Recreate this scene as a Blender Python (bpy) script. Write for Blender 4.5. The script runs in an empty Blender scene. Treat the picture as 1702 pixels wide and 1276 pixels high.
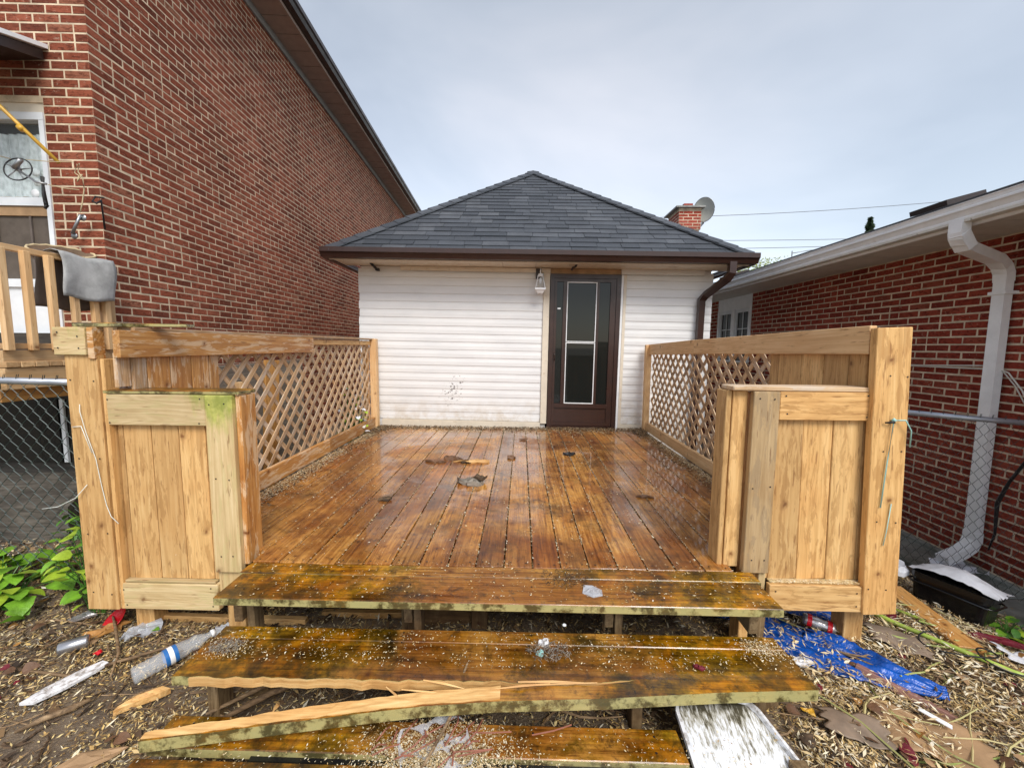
import bpy, math, random
import numpy as np
from mathutils import Vector, Matrix, noise as mnoise
S = bpy.context.scene
COL = S.collection
R = random.Random(7)
rad = math.radians

# ------------------------------------------------------------------ camera
EYE = 1.58
cam_d = bpy.data.cameras.new('camera'); cam = bpy.data.objects.new('camera', cam_d); COL.objects.link(cam)
cam_d.sensor_width = 36; cam_d.lens = 36*664/1702; cam_d.clip_start = .05; cam_d.clip_end = 2000
yaw, pit, roll = math.atan(15/664), math.atan(63/664), .008
fw = Vector((-math.sin(yaw), math.cos(yaw), 0)); rt = Vector((math.cos(yaw), math.sin(yaw), 0)); up = Vector((0, 0, 1))
f2 = fw*math.cos(pit)-up*math.sin(pit); u2 = fw*math.sin(pit)+up*math.cos(pit)
r3 = rt*math.cos(roll)+u2*math.sin(roll); u3 = -rt*math.sin(roll)+u2*math.cos(roll)
m = Matrix((r3, u3, -f2)).transposed().to_4x4(); m.translation = (0, 0, EYE)
cam.matrix_world = m; S.camera = cam
# ------------------------------------------------------------------ world: overcast
SUN_EL, SUN_AZ = rad(46), rad(158)
w = bpy.data.worlds.new('World'); S.world = w; w.use_nodes = True
nt = w.node_tree; nt.nodes.clear()
out = nt.nodes.new('ShaderNodeOutputWorld'); addn = nt.nodes.new('ShaderNodeAddShader')
sky = nt.nodes.new('ShaderNodeTexSky'); sky.sky_type = 'NISHITA'; sky.sun_disc = False
sky.sun_elevation = SUN_EL; sky.sun_rotation = SUN_AZ
b1 = nt.nodes.new('ShaderNodeBackground'); b1.inputs[1].default_value = .05
nt.links.new(sky.outputs[0], b1.inputs[0])
tc = nt.nodes.new('ShaderNodeTexCoord')
mp = nt.nodes.new('ShaderNodeMapping'); mp.inputs['Scale'].default_value = (1, 1, 2.2); mp.inputs['Location'].default_value = (.35, 0, .2)
n1 = nt.nodes.new('ShaderNodeTexNoise'); n1.inputs['Scale'].default_value = 1.25; n1.inputs['Detail'].default_value = 5; n1.inputs['Roughness'].default_value = .5
n1.inputs['Distortion'].default_value = .3
cr = nt.nodes.new('ShaderNodeValToRGB')
for e, (p, c) in zip([cr.color_ramp.elements[0], cr.color_ramp.elements[1]], [(.36, (.185, .190, .188, 1)), (.70, (.315, .303, .29, 1))]):
    e.position = p; e.color = c
e = cr.color_ramp.elements.new(.5); e.color = (.235, .238, .235, 1)
b2 = nt.nodes.new('ShaderNodeBackground'); b2.inputs[1].default_value = 1.0
nt.links.new(tc.outputs['Generated'], mp.inputs[0]); nt.links.new(mp.outputs[0], n1.inputs[0]); nt.links.new(n1.outputs[0], cr.inputs[0])
sz = nt.nodes.new('ShaderNodeSeparateXYZ'); nt.links.new(tc.outputs['Generated'], sz.inputs[0])
gr = nt.nodes.new('ShaderNodeMapRange'); gr.inputs['From Min'].default_value = 0; gr.inputs['From Max'].default_value = .6; gr.inputs['To Min'].default_value = 1.36; gr.inputs['To Max'].default_value = .92
nt.links.new(sz.outputs[2], gr.inputs[0]); nt.links.new(gr.outputs[0], b2.inputs[1]); nt.links.new(cr.outputs[0], b2.inputs[0]); nt.links.new(b1.outputs[0], addn.inputs[0]); nt.links.new(b2.outputs[0], addn.inputs[1]); nt.links.new(addn.outputs[0], out.inputs[0])
sd = bpy.data.lights.new('sun', 'SUN'); sd.energy = 1.5; sd.angle = rad(25); sd.color = (1, .96, .9)
so = bpy.data.objects.new('sun', sd); COL.objects.link(so)
so.rotation_euler = Vector((math.sin(SUN_AZ)*math.cos(SUN_EL), math.cos(SUN_AZ)*math.cos(SUN_EL), math.sin(SUN_EL))).to_track_quat('Z', 'Y').to_euler()
S.view_settings.view_transform = 'Standard'; S.view_settings.look = 'None'; S.view_settings.gamma = 1
S.view_settings.exposure = 1.04; S.view_settings.use_curve_mapping = False
S.render.engine = 'CYCLES'

def in_view(x, y, z):
    d = Vector((x, y, z-EYE)); k = d.dot(f2)
    return k > .1 and abs(d.dot(r3)/k) < 1.3 and abs(d.dot(u3)/k) < .98
# ------------------------------------------------------------------ material helpers
class MT:
    def __init__(s, name, rough=.6, spec=.5, metal=0):
        s.m = bpy.data.materials.new(name); s.m.use_nodes = True; s.nt = s.m.node_tree
        s.b = s.nt.nodes['Principled BSDF']; s.b.inputs['Roughness'].default_value = rough
        s.b.inputs['Specular IOR Level'].default_value = spec; s.b.inputs['Metallic'].default_value = metal
    def put(s, sock, v):
        if isinstance(v, bpy.types.NodeSocket): s.nt.links.new(v, sock)
        elif isinstance(v, (tuple, list)) and len(v) == 3 and sock.type == 'RGBA': sock.default_value = (*v, 1)
        else: sock.default_value = v
    def n(s, t, ins=None, out=0, **pr):
        nd = s.nt.nodes.new(t)
        for k, v in pr.items(): setattr(nd, k, v)
        for k, v in (ins or {}).items(): s.put(nd.inputs[k], v)
        return nd.outputs[out]
    def math(s, op, a, b=0, c=0, clamp=False): return s.n('ShaderNodeMath', {0: a, 1: b, 2: c}, operation=op, use_clamp=clamp)
    def noise(s, vec, scale, detail=4, rough=.5, dist=0, out=0): return s.n('ShaderNodeTexNoise', {'Vector': vec, 'Scale': scale, 'Detail': detail, 'Roughness': rough, 'Distortion': dist}, out)
    def map(s, vec, scale=(1, 1, 1), loc=(0, 0, 0)): return s.n('ShaderNodeMapping', {'Vector': vec, 'Scale': scale, 'Location': loc})
    def ramp(s, fac, stops, interp='LINEAR'):
        nd = s.nt.nodes.new('ShaderNodeValToRGB'); cr = nd.color_ramp; cr.interpolation = interp
        while len(cr.elements) < len(stops): cr.elements.new(.5)
        for e, (p, c) in zip(cr.elements, stops):
            e.position = p; e.color = (*c, 1) if isinstance(c, (tuple, list)) else (c, c, c, 1)
        s.put(nd.inputs[0], fac); return nd.outputs[0]
    def mix(s, fac, a, b, mode='MIX'):
        nd = s.nt.nodes.new('ShaderNodeMix'); nd.data_type = 'RGBA'; nd.blend_type = mode
        s.put(nd.inputs[0], fac); s.put(nd.inputs[6], a); s.put(nd.inputs[7], b); return nd.outputs[2]
    def obj(s): return s.n('ShaderNodeTexCoord', out=3)
    def pos(s): return s.n('ShaderNodeNewGeometry', out=0)
    def rnd(s):
        a = s.n('ShaderNodeObjectInfo', out=5); b = s.n('ShaderNodeNewGeometry', out=8)
        return s.math('FRACT', s.math('ADD', a, b))
    def bump(s, h, strength=.5, dist=.01, normal=None):
        d = {'Height': h, 'Strength': strength, 'Distance': dist}
        if normal: d['Normal'] = normal
        return s.n('ShaderNodeBump', d)
    def col(s, v): s.put(s.b.inputs['Base Color'], v); return s
    def set(s, k, v): s.put(s.b.inputs[k], v); return s

def simple(name, c, rough=.5, var=.12, bump=.0, bscale=40, metal=0, spec=.5, dirt=None):
    M = MT(name, rough, spec, metal); o = M.obj(); p = M.pos()
    n = M.noise(p, 9, 5, .6)
    c2 = tuple(max(0, x*(1-var*2)) for x in c); c1 = tuple(min(1, x*(1+var)) for x in c)
    cc = M.ramp(n, [(.3, c2), (.7, c1)])
    if dirt:
        d = M.ramp(M.noise(p, dirt[1], 6, .65), [(dirt[2], 0), (dirt[2]+.15, dirt[3])]); cc = M.mix(d, cc, dirt[0])
    M.col(cc)
    if bump: M.set('Normal', M.bump(M.noise(p, bscale, 4, .6), bump, .01))
    M.set('Roughness', M.ramp(n, [(.3, min(1, rough*1.2)), (.7, rough*.85)]))
    return M.m

def wood(name, dark, mid, light, rough=.6, algae=0, wet=0, moss=0, stain=.5, knots=1, drip=None, black=0, ringw=.09):
    M = MT(name); o = M.obj(); p = M.pos(); r = M.rnd()
    off = M.n('ShaderNodeCombineXYZ', {0: M.math('MULTIPLY', r, 31.), 1: M.math('MULTIPLY', r, 17.), 2: M.math('MULTIPLY', r, 9.)})
    v = M.n('ShaderNodeVectorMath', {0: o, 1: off}, operation='ADD')
    g1 = M.noise(M.map(v, (1.3, 34, 34)), 1.6, 9, .68, .35)
    g0 = M.noise(M.map(v, (.55, 5, 5)), 1.4, 2, .5, .8)
    ring = M.math('SINE', M.math('MULTIPLY', g0, 75.)); ring = M.math('MULTIPLY_ADD', ring, .5, .5)
    fac = M.math('ADD', M.math('MULTIPLY', g1, .86), M.math('MULTIPLY', ring, ringw))
    c = M.ramp(fac, [(.33, dark), (.50, mid), (.68, light)])
    # broad tone patches
    pt = M.noise(v, 2.6, 5, .6, .6)
    c = M.mix(M.math('MULTIPLY', M.ramp(pt, [(.42, 0), (.62, 1)]), stain), c, M.mix(.75, c, mid, 'MULTIPLY'))
    if drip:
        dn = M.noise(M.map(v, (3.2, 17, 17)), 1.7, 7, .68, .5)
        c = M.mix(M.ramp(dn, [(.52, 0), (.56, drip[1])]), c, drip[0])
    if knots:
        vo = M.n('ShaderNodeTexVoronoi', {'Vector': M.n('ShaderNodeVectorMath', {0: v, 1: M.map(M.n('ShaderNodeTexNoise', {'Vector': v, 'Scale': 9.}, 1), (.05, .05, .05))}, operation='ADD'), 'Scale': 2.5}, voronoi_dimensions='2D')
        kd = M.math('ADD', vo, M.math('MULTIPLY', M.math('SUBTRACT', M.noise(v, 70, 3), .5), .035))
        c = M.mix(M.ramp(kd, [(.012, .95), (.030, .4), (.07, 0)]), c, (mid[0]*.30, mid[1]*.2, mid[2]*.14))
        hl = M.noise(M.map(v, (9, 70, 70)), 1, 3)
        c = M.mix(M.ramp(hl, [(.63, 0), (.70, .7)]), c, (dark[0]*.5, dark[1]*.38, dark[2]*.3))
    tone = M.ramp(r, [(0, (.66, .62, .58)), (.35, (.90, .88, .86)), (.6, (1, 1, 1)), (1, (1.0, .94, .86))]); c = M.mix(1, c, tone, 'MULTIPLY')
    if black:
        sk = M.noise(p, .95, 7, .68, .8); c = M.mix(M.ramp(sk, [(.44, 0), (.56, .8)]), c, (.42, .30, .20), 'MULTIPLY'); bn = M.noise(p, 3.4, 10, .76, .4); c = M.mix(M.ramp(bn, [(.52, 0), (.66, black)]), c, (.035, .018, .008))
        b2 = M.noise(M.map(p, (1, 1, 1)), 19, 8, .78, .6); c = M.mix(M.ramp(b2, [(.54, 0), (.64, black*.85)]), c, (.04, .02, .01))
    if moss:
        c0_ = c
        sx = M.n('ShaderNodeSeparateXYZ', {0: p}, 0)
        ax = M.math('ABSOLUTE', M.math('ADD', sx, .1))
        mk = M.math('ADD', M.math('MULTIPLY', M.ramp(ax, [(.3, .02), (1.1, .30)]), 1), M.noise(p, 3.2, 10, .74, .5))
        mk = M.ramp(mk, [(.52, 0), (.63, moss)])
        mc = M.ramp(M.noise(p, 9, 8, .72), [(.38, (.12, .15, .03)), (.5, (.42, .46, .07)), (.60, (1.0, .92, .16))])
        c = M.mix(mk, c, mc, 'MULTIPLY')
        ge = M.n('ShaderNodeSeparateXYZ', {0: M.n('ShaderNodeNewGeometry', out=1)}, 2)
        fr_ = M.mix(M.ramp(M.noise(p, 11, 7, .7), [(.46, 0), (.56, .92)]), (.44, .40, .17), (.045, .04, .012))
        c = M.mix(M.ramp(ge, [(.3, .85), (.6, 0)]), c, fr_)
    if algae:
        sp = M.nt.nodes.new('ShaderNodeSeparateXYZ'); M.put(sp.inputs[0], p)
        k = M.math('ADD', M.math('ADD', M.ramp(sp.outputs[2], [(0, 0), (1, 0)]) if False else M.math('MULTIPLY', M.math('SUBTRACT', sp.outputs[2], 1.26), 2.2), M.math('MINIMUM', M.math('MULTIPLY', M.math('ADD', sp.outputs[0], 1.66), 1.6), .3)), M.noise(M.map(p, (12, 12, 3)), 1, 5, .65))
        c = M.mix(M.ramp(k, [(.50, 0), (.74, algae)]), c, M.ramp(M.noise(p, 18, 5, .6), [(.4, (.22, .27, .03)), (.6, (.46, .47, .10))]))
    M.col(c)
    h = M.math('ADD', M.math('MULTIPLY', g1, .7), M.math('MULTIPLY', ring, .18))
    if wet:
        wn = M.noise(p, 1.3, 7, .65, .5)
        M.set('Roughness', M.math('ADD', M.ramp(wn, [(.40, .52), (.50, .30), (.60, .08)]), M.math('MULTIPLY', M.math('SUBTRACT', g1, .5), .35), clamp=True))
        M.set('Coat Weight', M.ramp(wn, [(.40, .15), (.54, wet)])); M.set('Coat Roughness', .05)
        M.set('Normal', M.bump(h, .28, .004, M.bump(M.noise(p, 5, 3), .12, .02)))
    else:
        M.set('Roughness', M.math('MULTIPLY_ADD', g1, .25, rough-.12)); M.set('Normal', M.bump(h, .45, .004))
    return M.m

def brickmat(name, cols, spec=.12):
    M = MT(name, .85, spec); r = M.rnd(); p = M.pos(); o = M.obj()
    c = M.ramp(r, [(0, cols[0]), (.3, cols[1]), (.55, cols[2]), (.8, cols[3]), (1, cols[4])])
    n = M.noise(M.map(p, (9, 9, 27)), 2.0, 7, .75, .9)
    c = M.mix(M.ramp(n, [(.5, 0), (.60, .8)]), c, tuple(x*.38 for x in cols[1]))
    s = M.noise(p, 1.3, 8, .7); c = M.mix(M.ramp(s, [(.42, 0), (.66, .75)]), c, (.55, .5, .48), 'MULTIPLY'); s2 = M.noise(p, 34, 4, .7); c = M.mix(M.ramp(s2, [(.60, 0), (.70, .35)]), c, (.60, .48, .36))
    M.col(c); M.set('Normal', M.bump(n, 1, .010)); return M.m

m_deck = wood('wet_deck_wood', (.27, .105, .022), (.58, .275, .06), (.74, .42, .13), wet=.6, black=.7, stain=.7, ringw=.05)
m_tread = wood('mossy_tread_wood', (.28, .12, .02), (.62, .31, .055), (.78, .47, .12), wet=.25, moss=.95, black=.85, stain=.6, ringw=.05)
m_panel = wood('pale_cedar_board', (.58, .35, .135), (.73, .46, .19), (.82, .57, .27), .62, stain=.3, drip=((.42, .22, .07), .55))
m_orange = wood('rain_soaked_board', (.42, .19, .05), (.58, .29, .085), (.72, .43, .17), .5, stain=.4, drip=((.74, .56, .37), .7))
m_pale = wood('bleached_board', (.52, .38, .19), (.66, .51, .28), (.76, .62, .38), .65, algae=.85, stain=.3, drip=((.50, .46, .20), .3))
m_greyed = wood('greyed_cedar_board', (.52, .36, .18), (.66, .48, .26), (.76, .57, .33), .65, stain=.4, drip=((.44, .33, .2), .6))
m_new = wood('fresh_spruce', (.62, .39, .185), (.73, .49, .255), (.82, .60, .35), .6, stain=.3)
m_latt = wood('weathered_lattice_wood', (.40, .26, .14), (.62, .43, .25), (.76, .59, .40), .7, stain=.6, knots=0, drip=((.62, .54, .45), .6))
m_split = wood('fresh_split_wood', (.50, .27, .09), (.74, .46, .18), (.86, .62, .30), .6, stain=.4, knots=0)
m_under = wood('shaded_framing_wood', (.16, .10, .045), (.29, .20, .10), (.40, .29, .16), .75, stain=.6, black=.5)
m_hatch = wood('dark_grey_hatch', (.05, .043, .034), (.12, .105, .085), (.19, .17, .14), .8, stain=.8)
m_void_wood = wood('shade_dark_wood', (.02, .017, .014), (.045, .04, .034), (.07, .06, .05), .8, stain=.6)  # near-black colour carries the shade under the left landing
m_plank = wood('loose_orange_plank', (.42, .19, .05), (.62, .33, .10), (.70, .42, .15), .45, stain=.4)
m_grey = wood('grey_weathered_wood', (.16, .14, .12), (.28, .25, .21), (.38, .34, .29), .8, stain=.6)
m_bark = wood('bark', (.03, .018, .01), (.10, .06, .03), (.22, .14, .08), .8, knots=0)
m_twig = wood('dry_twig', (.10, .06, .03), (.26, .17, .09), (.48, .34, .2), .8, knots=0)
m_brickL = brickmat('rug_face_brick', [(.19, .058, .035), (.27, .075, .042), (.32, .090, .050), (.37, .112, .064), (.34, .135, .08)])
m_brickR = brickmat('smooth_red_brick', [(.23, .042, .027), (.30, .052, .033), (.34, .062, .038), (.38, .080, .048), (.32, .085, .055)])
m_brickC = brickmat('chimney_brick', [(.33, .06, .035), (.4, .08, .05), (.44, .09, .06), (.42, .11, .08), (.3, .07, .05)])
m_mortar = simple('buff_mortar', (.66, .53, .37), .9, .2, .3, 120)
m_mortar2 = simple('cream_mortar', (.64, .52, .38), .9, .2, .3, 120)
m_conc = simple('wet_concrete', (.27, .28, .25), .35, .2, .3, 30, dirt=((.09, .10, .08), 2.2, .5, .8))
m_found = simple('foundation_grey', (.30, .30, .28), .8, .15, .4, 30)
m_brown = simple('brown_enamel', (.040, .017, .012), .32, .12)
m_dkbrown = simple('dark_brown_fascia', (.035, .022, .018), .4, .15)
m_taupe = simple('taupe_soffit', (.42, .33, .28), .6, .06)
m_slate = simple('grey_frieze_trim', (.30, .31, .31), .5, .06)
m_white = simple('white_enamel', (.84, .85, .86), .36, .04, .12, 9, dirt=((.56, .53, .48), 7, .60, .35))
m_whitev = simple('white_storm_door', (.74, .77, .80), .4, .04)
m_cream = simple('cream_painted_trim', (.70, .62, .50), .55, .05, dirt=((.35, .24, .13), 14, .6, .7))
m_soffw = simple('aged_white_soffit', (.62, .60, .54), .5, .05)
m_dark = simple('dark_void', (.01, .01, .01), .9)
m_lead = simple('worn_metal', (.35, .36, .37), .35, .15, metal=.8)
m_galv = simple('galvanised_rail', (.42, .45, .50), .4, .12, metal=.6)
m_mesh = simple('green_coated_wire', (.028, .045, .042), .4, .1, metal=.3)
m_meshR = simple('dull_mesh_wire', (.055, .065, .06), .4, .1, metal=.5)
m_blackp = simple('black_plastic', (.006, .006, .007), .22, .1)
m_bag = simple('white_bag_plastic', (.75, .76, .80), .3, .08, .5, 25, dirt=((.5, .35, .3), 9, .62, .5))
m_tarp = simple('blue_tarp', (.004, .085, .42), .3, .3, .7, 30, dirt=((.40, .30, .16), 14, .60, .85))
m_red = simple('red_plastic', (.62, .01, .02), .25, .1)
m_rug = simple('grey_felt', (.46, .46, .45), .95, .2, .5, 260)
m_rugd = simple('brown_felt_back', (.13, .105, .09), .95, .12, .3, 200)
m_wicker = simple('wicker', (.20, .13, .08), .8, .3, .8, 150)
m_yellow = simple('yellow_pole_paint', (.60, .34, .035), .35, .12)
m_string = simple('white_string', (.75, .78, .72), .6, .03)
m_teal = simple('teal_string', (.35, .62, .58), .6, .05)
m_rope = simple('cream_rope', (.62, .50, .30), .8, .1)
m_card = simple('wet_cardboard', (.40, .25, .13), .75, .15, .4, 15)
m_cardg = simple('grey_brown_cardboard', (.27, .20, .145), .6, .2, .4, 12)
m_foam = simple('dirty_white_foam', (.74, .74, .76), .6, .06, .2, 40, dirt=((.20, .16, .12), 34, .50, .8))
m_tray = MT('dirty_white_tray', .35)
_p = m_tray.pos(); _n = m_tray.noise(m_tray.map(_p, (90, 26, 1)), 1, 6, .7)
_s = m_tray.n('ShaderNodeSeparateXYZ', {0: _p}, 1)
_k = m_tray.math('ADD', _n, m_tray.math('MULTIPLY', m_tray.math('SUBTRACT', _s, 1.36), 1.5))
_k = m_tray.math('ADD', _k, m_tray.math('MULTIPLY', m_tray.math('SUBTRACT', m_tray.noise(_p, 9, 3), .5), .5))
m_tray.col(m_tray.ramp(_k, [(.50, (.74, .76, .80)), (.60, (.42, .40, .34)), (.72, (.07, .06, .035))])); m_tray = m_tray.m
m_green = simple('green_hose', (.42, .55, .09), .4, .15)
m_leaf = simple('fresh_leaf', (.19, .40, .03), .4, .3, .4, 60)
m_leafy = simple('yellow_green_leaf', (.36, .50, .04), .4, .25, .4, 60)
m_leafd = simple('deep_green_leaf', (.08, .22, .03), .4, .3, .4, 60)
m_dleaf = simple('dead_orange_leaf', (.42, .20, .05), .6, .25, .5, 40)
m_bleaf = simple('dead_brown_leaf', (.16, .08, .04), .6, .3, .5, 40)
m_maroon = simple('maroon_cloth', (.17, .008, .02), .6, .2, .5, 60)
m_pink = simple('pinkish_board', (.33, .17, .13), .6, .15, .3, 30)
m_alum = simple('crushed_can_metal', (.62, .60, .60), .25, .1, .4, 30, metal=.7)
m_jar = simple('tin_can_metal', (.45, .45, .47), .25, .1, metal=.8)
m_blue = simple('blue_label', (.02, .14, .42), .35, .06)
m_wire = simple('black_cable', (.012, .011, .012), .5, .1)
m_pwire = simple('power_wire', (.20, .22, .25), .6, .03)
m_dish = simple('satellite_dish_paint', (.42, .43, .40), .5, .05)
m_conif = simple('conifer_needles', (.035, .07, .025), .8, .3)
m_spring = simple('spring_foliage', (.25, .30, .07), .7, .25)
m_curt = MT('lace_curtain', .9)
_o = m_curt.pos(); _w = m_curt.noise(m_curt.map(_o, (55, 1, 18)), 1, 5, .6)
m_curt.col(m_curt.ramp(_w, [(.36, (.42, .47, .47)), (.62, (.74, .80, .80))])); m_curt = m_curt.m
m_screen = simple('brown_screened_panel', (.10, .078, .06), .7, .15)
m_glass = MT('dark_window_glass', .03); m_glass.col((.012, .014, .013)); m_glass.set('Specular IOR Level', .34); m_glass = m_glass.m
m_clear = MT('clear_glass', .02); m_clear.col((.9, .95, .95)); m_clear.set('Transmission Weight', .9); m_clear.set('IOR', 1.1); m_clear.set('Alpha', .3); m_clear = m_clear.m
m_bottle = MT('clear_plastic', .08); m_bottle.col((.85, .9, .95)); m_bottle.set('Alpha', .22); m_bottle.set('Specular IOR Level', .9); m_bottle = m_bottle.m
m_film = MT('plastic_film', .15); m_film.col((.62, .64, .68)); m_film.set('Alpha', .5); m_film.set('Normal', m_film.bump(m_film.noise(m_film.pos(), 60, 4), .6, .01)); m_film = m_film.m

def shinglemat():
    M = MT('charcoal_shingle', .7, .4); r = M.rnd(); p = M.pos()
    c = M.ramp(r, [(0, (.032, .037, .046)), (.45, (.052, .058, .070)), (.8, (.070, .077, .090)), (1, (.092, .098, .110))])
    n = M.noise(p, 3.5, 6, .65); c = M.mix(M.ramp(n, [(.35, 0), (.7, .7)]), c, (.035, .040, .05))
    g = M.noise(p, 260, 2, .6); c = M.mix(M.ramp(g, [(.45, 0), (.75, .4)]), c, (.16, .17, .18))
    M.col(c); M.set('Normal', M.bump(g, .35, .004)); M.set('Roughness', M.ramp(n, [(.3, .42), (.7, .7)])); return M.m
m_shing = shinglemat()
def sidingmat():
    M = MT('white_vinyl_siding', .42); p = M.pos(); s = M.n('ShaderNodeSeparateXYZ', {0: p}, 0); z = M.n('ShaderNodeSeparateXYZ', {0: p}, 2)
    c = M.ramp(M.noise(M.map(p, (1, 1, 2.5)), 2, 6, .6), [(.3, (.70, .70, .70)), (.7, (.80, .795, .785))])
    c = M.mix(M.math('MULTIPLY', M.ramp(z, [(.5, .75), (.9, 0)]), M.ramp(M.noise(p, 6, 8, .75), [(.42, 0), (.62, 1)])), c, (.50, .40, .27))
    # yellowed top courses under the eave
    c = M.mix(M.ramp(M.math('MULTIPLY', z, .4), [(.9, 0), (1.0, .22)]), c, (.62, .55, .38))
    # muddy ball marks low on the wall
    dx = M.math('SUBTRACT', s, M.math('MULTIPLY_ADD', z, .3, -1.22)); dz = M.math('SUBTRACT', z, .98)
    d = M.math('ADD', M.math('MULTIPLY', M.math('MULTIPLY', dx, dx), 14.), M.math('MULTIPLY', M.math('MULTIPLY', dz, dz), 6.))
    k = M.math('SUBTRACT', M.noise(M.map(p, (1, 1, 1.3)), 26, 5, .7), M.math('MULTIPLY', d, .27))
    c = M.mix(M.ramp(k, [(.535, 0), (.562, .9)]), c, (.06, .04, .03))
    c = M.mix(M.ramp(M.noise(p, 17, 5, .75), [(.73, 0), (.76, .5)]), c, (.2, .17, .14))
    M.col(c); return M.m
m_siding = sidingmat()
def groundmat():
    M = MT('trampled_soil', .8); p = M.pos()
    n = M.noise(p, 3, 8, .65); c = M.ramp(n, [(.3, (.055, .036, .024)), (.55, (.21, .155, .105)), (.75, (.31, .24, .165))])
    f = M.noise(M.map(p, (1, 1.6, 1)), 75, 5, .7); c = M.mix(M.ramp(f, [(.56, 0), (.66, .7)]), c, (.36, .26, .14))
    M.col(c); M.set('Normal', M.bump(M.math('ADD', n, f), .8, .02)); M.set('Roughness', M.ramp(n, [(.35, .45), (.6, .85)])); return M.m
m_ground = groundmat()
def chipmat(name, stops):
    M = MT(name, .65, .35); M.col(M.ramp(M.rnd(), stops)); return M.m
m_chip = chipmat('wood_chip_mix', [(0, (.05, .03, .015)), (.25, (.16, .095, .045)), (.45, (.42, .26, .09)), (.65, (.66, .46, .17)), (.85, (.80, .65, .32)), (1, (.36, .33, .28))])
m_seed = chipmat('pale_seed_husks', [(0, (.30, .18, .07)), (.3, (.62, .44, .20)), (.7, (.80, .68, .44)), (1, (.85, .80, .66))])
m_mulch = chipmat('brown_leaf_crumbs', [(0, (.03, .018, .01)), (.5, (.12, .07, .035)), (1, (.28, .18, .09))])

# ------------------------------------------------------------------ mesh helpers
class MB:
    def __init__(s): s.v = []; s.f = []; s.sm = []
    def add(s, vs, fs, smooth=False):
        b = len(s.v); s.v += [tuple(x) for x in vs]; s.f += [tuple(i+b for i in q) for q in fs]; s.sm += [smooth]*len(fs); return s
    def box(s, lo, hi, rot=None, org=(0, 0, 0)):
        x0, y0, z0 = lo; x1, y1, z1 = hi
        vs = [Vector(q) for q in ((x0, y0, z0), (x1, y0, z0), (x1, y1, z0), (x0, y1, z0), (x0, y0, z1), (x1, y0, z1), (x1, y1, z1), (x0, y1, z1))]
        if rot: o = Vector(org); vs = [rot@(q-o)+o for q in vs]
        return s.add(vs, [(0, 3, 2, 1), (4, 5, 6, 7), (0, 1, 5, 4), (1, 2, 6, 5), (2, 3, 7, 6), (3, 0, 4, 7)])
    def sweep(s, path, prof, closed=True, upv=(0, 0, 1), smooth=False, scales=None, cap=True):
        P = [Vector(p) for p in path]; n = len(prof); rings = []
        for i, p in enumerate(P):
            t = ((P[i+1]-p).normalized() if i+1 < len(P) else Vector((0, 0, 0)))+((p-P[i-1]).normalized() if i else Vector((0, 0, 0))); t.normalize()
            u = Vector(upv); a = t.cross(u)
            if a.length < .05: a = t.cross(Vector((0, 1, 0)))
            a.normalize(); b = a.cross(t)
            k = 1
            if 0 < i < len(P)-1: c = t.dot((P[i+1]-p).normalized()); k = 1/max(.5, c)
            sc = scales[i] if scales else 1
            rings.append([p+a*q[0]*sc*1+b*q[1]*sc*k for q in prof])
        vs = [v for r_ in rings for v in r_]; fs = []
        for i in range(len(P)-1):
            for j in range(n if closed else n-1):
                j2 = (j+1) % n; fs.append((i*n+j, (i+1)*n+j, (i+1)*n+j2, i*n+j2))
        if closed and cap: fs.append(tuple(range(n))); fs.append(tuple(reversed(range((len(P)-1)*n, len(P)*n))))
        return s.add(vs, fs, smooth)
    def tube(s, path, r, n=6, scales=None, smooth=True):
        return s.sweep(path, [(r*math.cos(2*math.pi*k/n), r*math.sin(2*math.pi*k/n)) for k in range(n)], smooth=smooth, scales=scales)
    def lathe(s, prof, n=20, M=None, cap=False):
        vs = []; fs = []
        for (r, z) in prof:
            for k in range(n): vs.append(Vector((r*math.cos(2*math.pi*k/n), r*math.sin(2*math.pi*k/n), z)))
        if M: vs = [M@v for v in vs]
        for i in range(len(prof)-1):
            for k in range(n): k2 = (k+1) % n; fs.append((i*n+k, i*n+k2, (i+1)*n+k2, (i+1)*n+k))
        if cap: fs.append(tuple(reversed(range(n)))); fs.append(tuple(range((len(prof)-1)*n, len(prof)*n)))
        return s.add(vs, fs, True)
    def mesh(s, name, mat, off=(0, 0, 0)):
        me = bpy.data.meshes.new(name); o = Vector(off)
        me.from_pydata([tuple(Vector(v)-o) for v in s.v], [], s.f); me.materials.append(mat)
        me.polygons.foreach_set('use_smooth', s.sm); me.update(); return me

ORG = {}
def link(name, me, parent=None, loc=(0, 0, 0), rot=None):
    o = bpy.data.objects.new(name, me); COL.objects.link(o)
    if parent: o.parent = parent
    o.location = loc
    if rot is not None: o.rotation_euler = rot
    return o
def tag(o, label=None, cat=None, group=None, kind=None):
    if label: o['label'] = label
    if cat: o['category'] = cat
    if group: o['group'] = group
    if kind: o['kind'] = kind
    return o
def thing(name, label, cat, loc=(0, 0, 0), rot=(0, 0, 0), group=None):
    o = link(name, None, None, loc, rot); ORG[o.name] = Vector(loc); return tag(o, label, cat, group)
def org(parent):
    return ORG.get(parent.name, Vector((0, 0, 0))) if parent else Vector((0, 0, 0))
def part(name, mb, mat, parent=None, center=True):
    """mesh given in the frame of the top thing shifted to its origin; own origin = centre of the vertices"""
    vs = np.array([tuple(v) for v in mb.v]); c = Vector(((vs.min(0)+vs.max(0))/2).tolist())
    if not center: c = Vector(org(parent))
    o = link(name, mb.mesh(name, mat, c), parent, c-org(parent)); ORG[o.name] = c; return o
def single(name, mb, mat, label, cat, group=None):
    o = part(name, mb, mat); return tag(o, label, cat, group)

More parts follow.
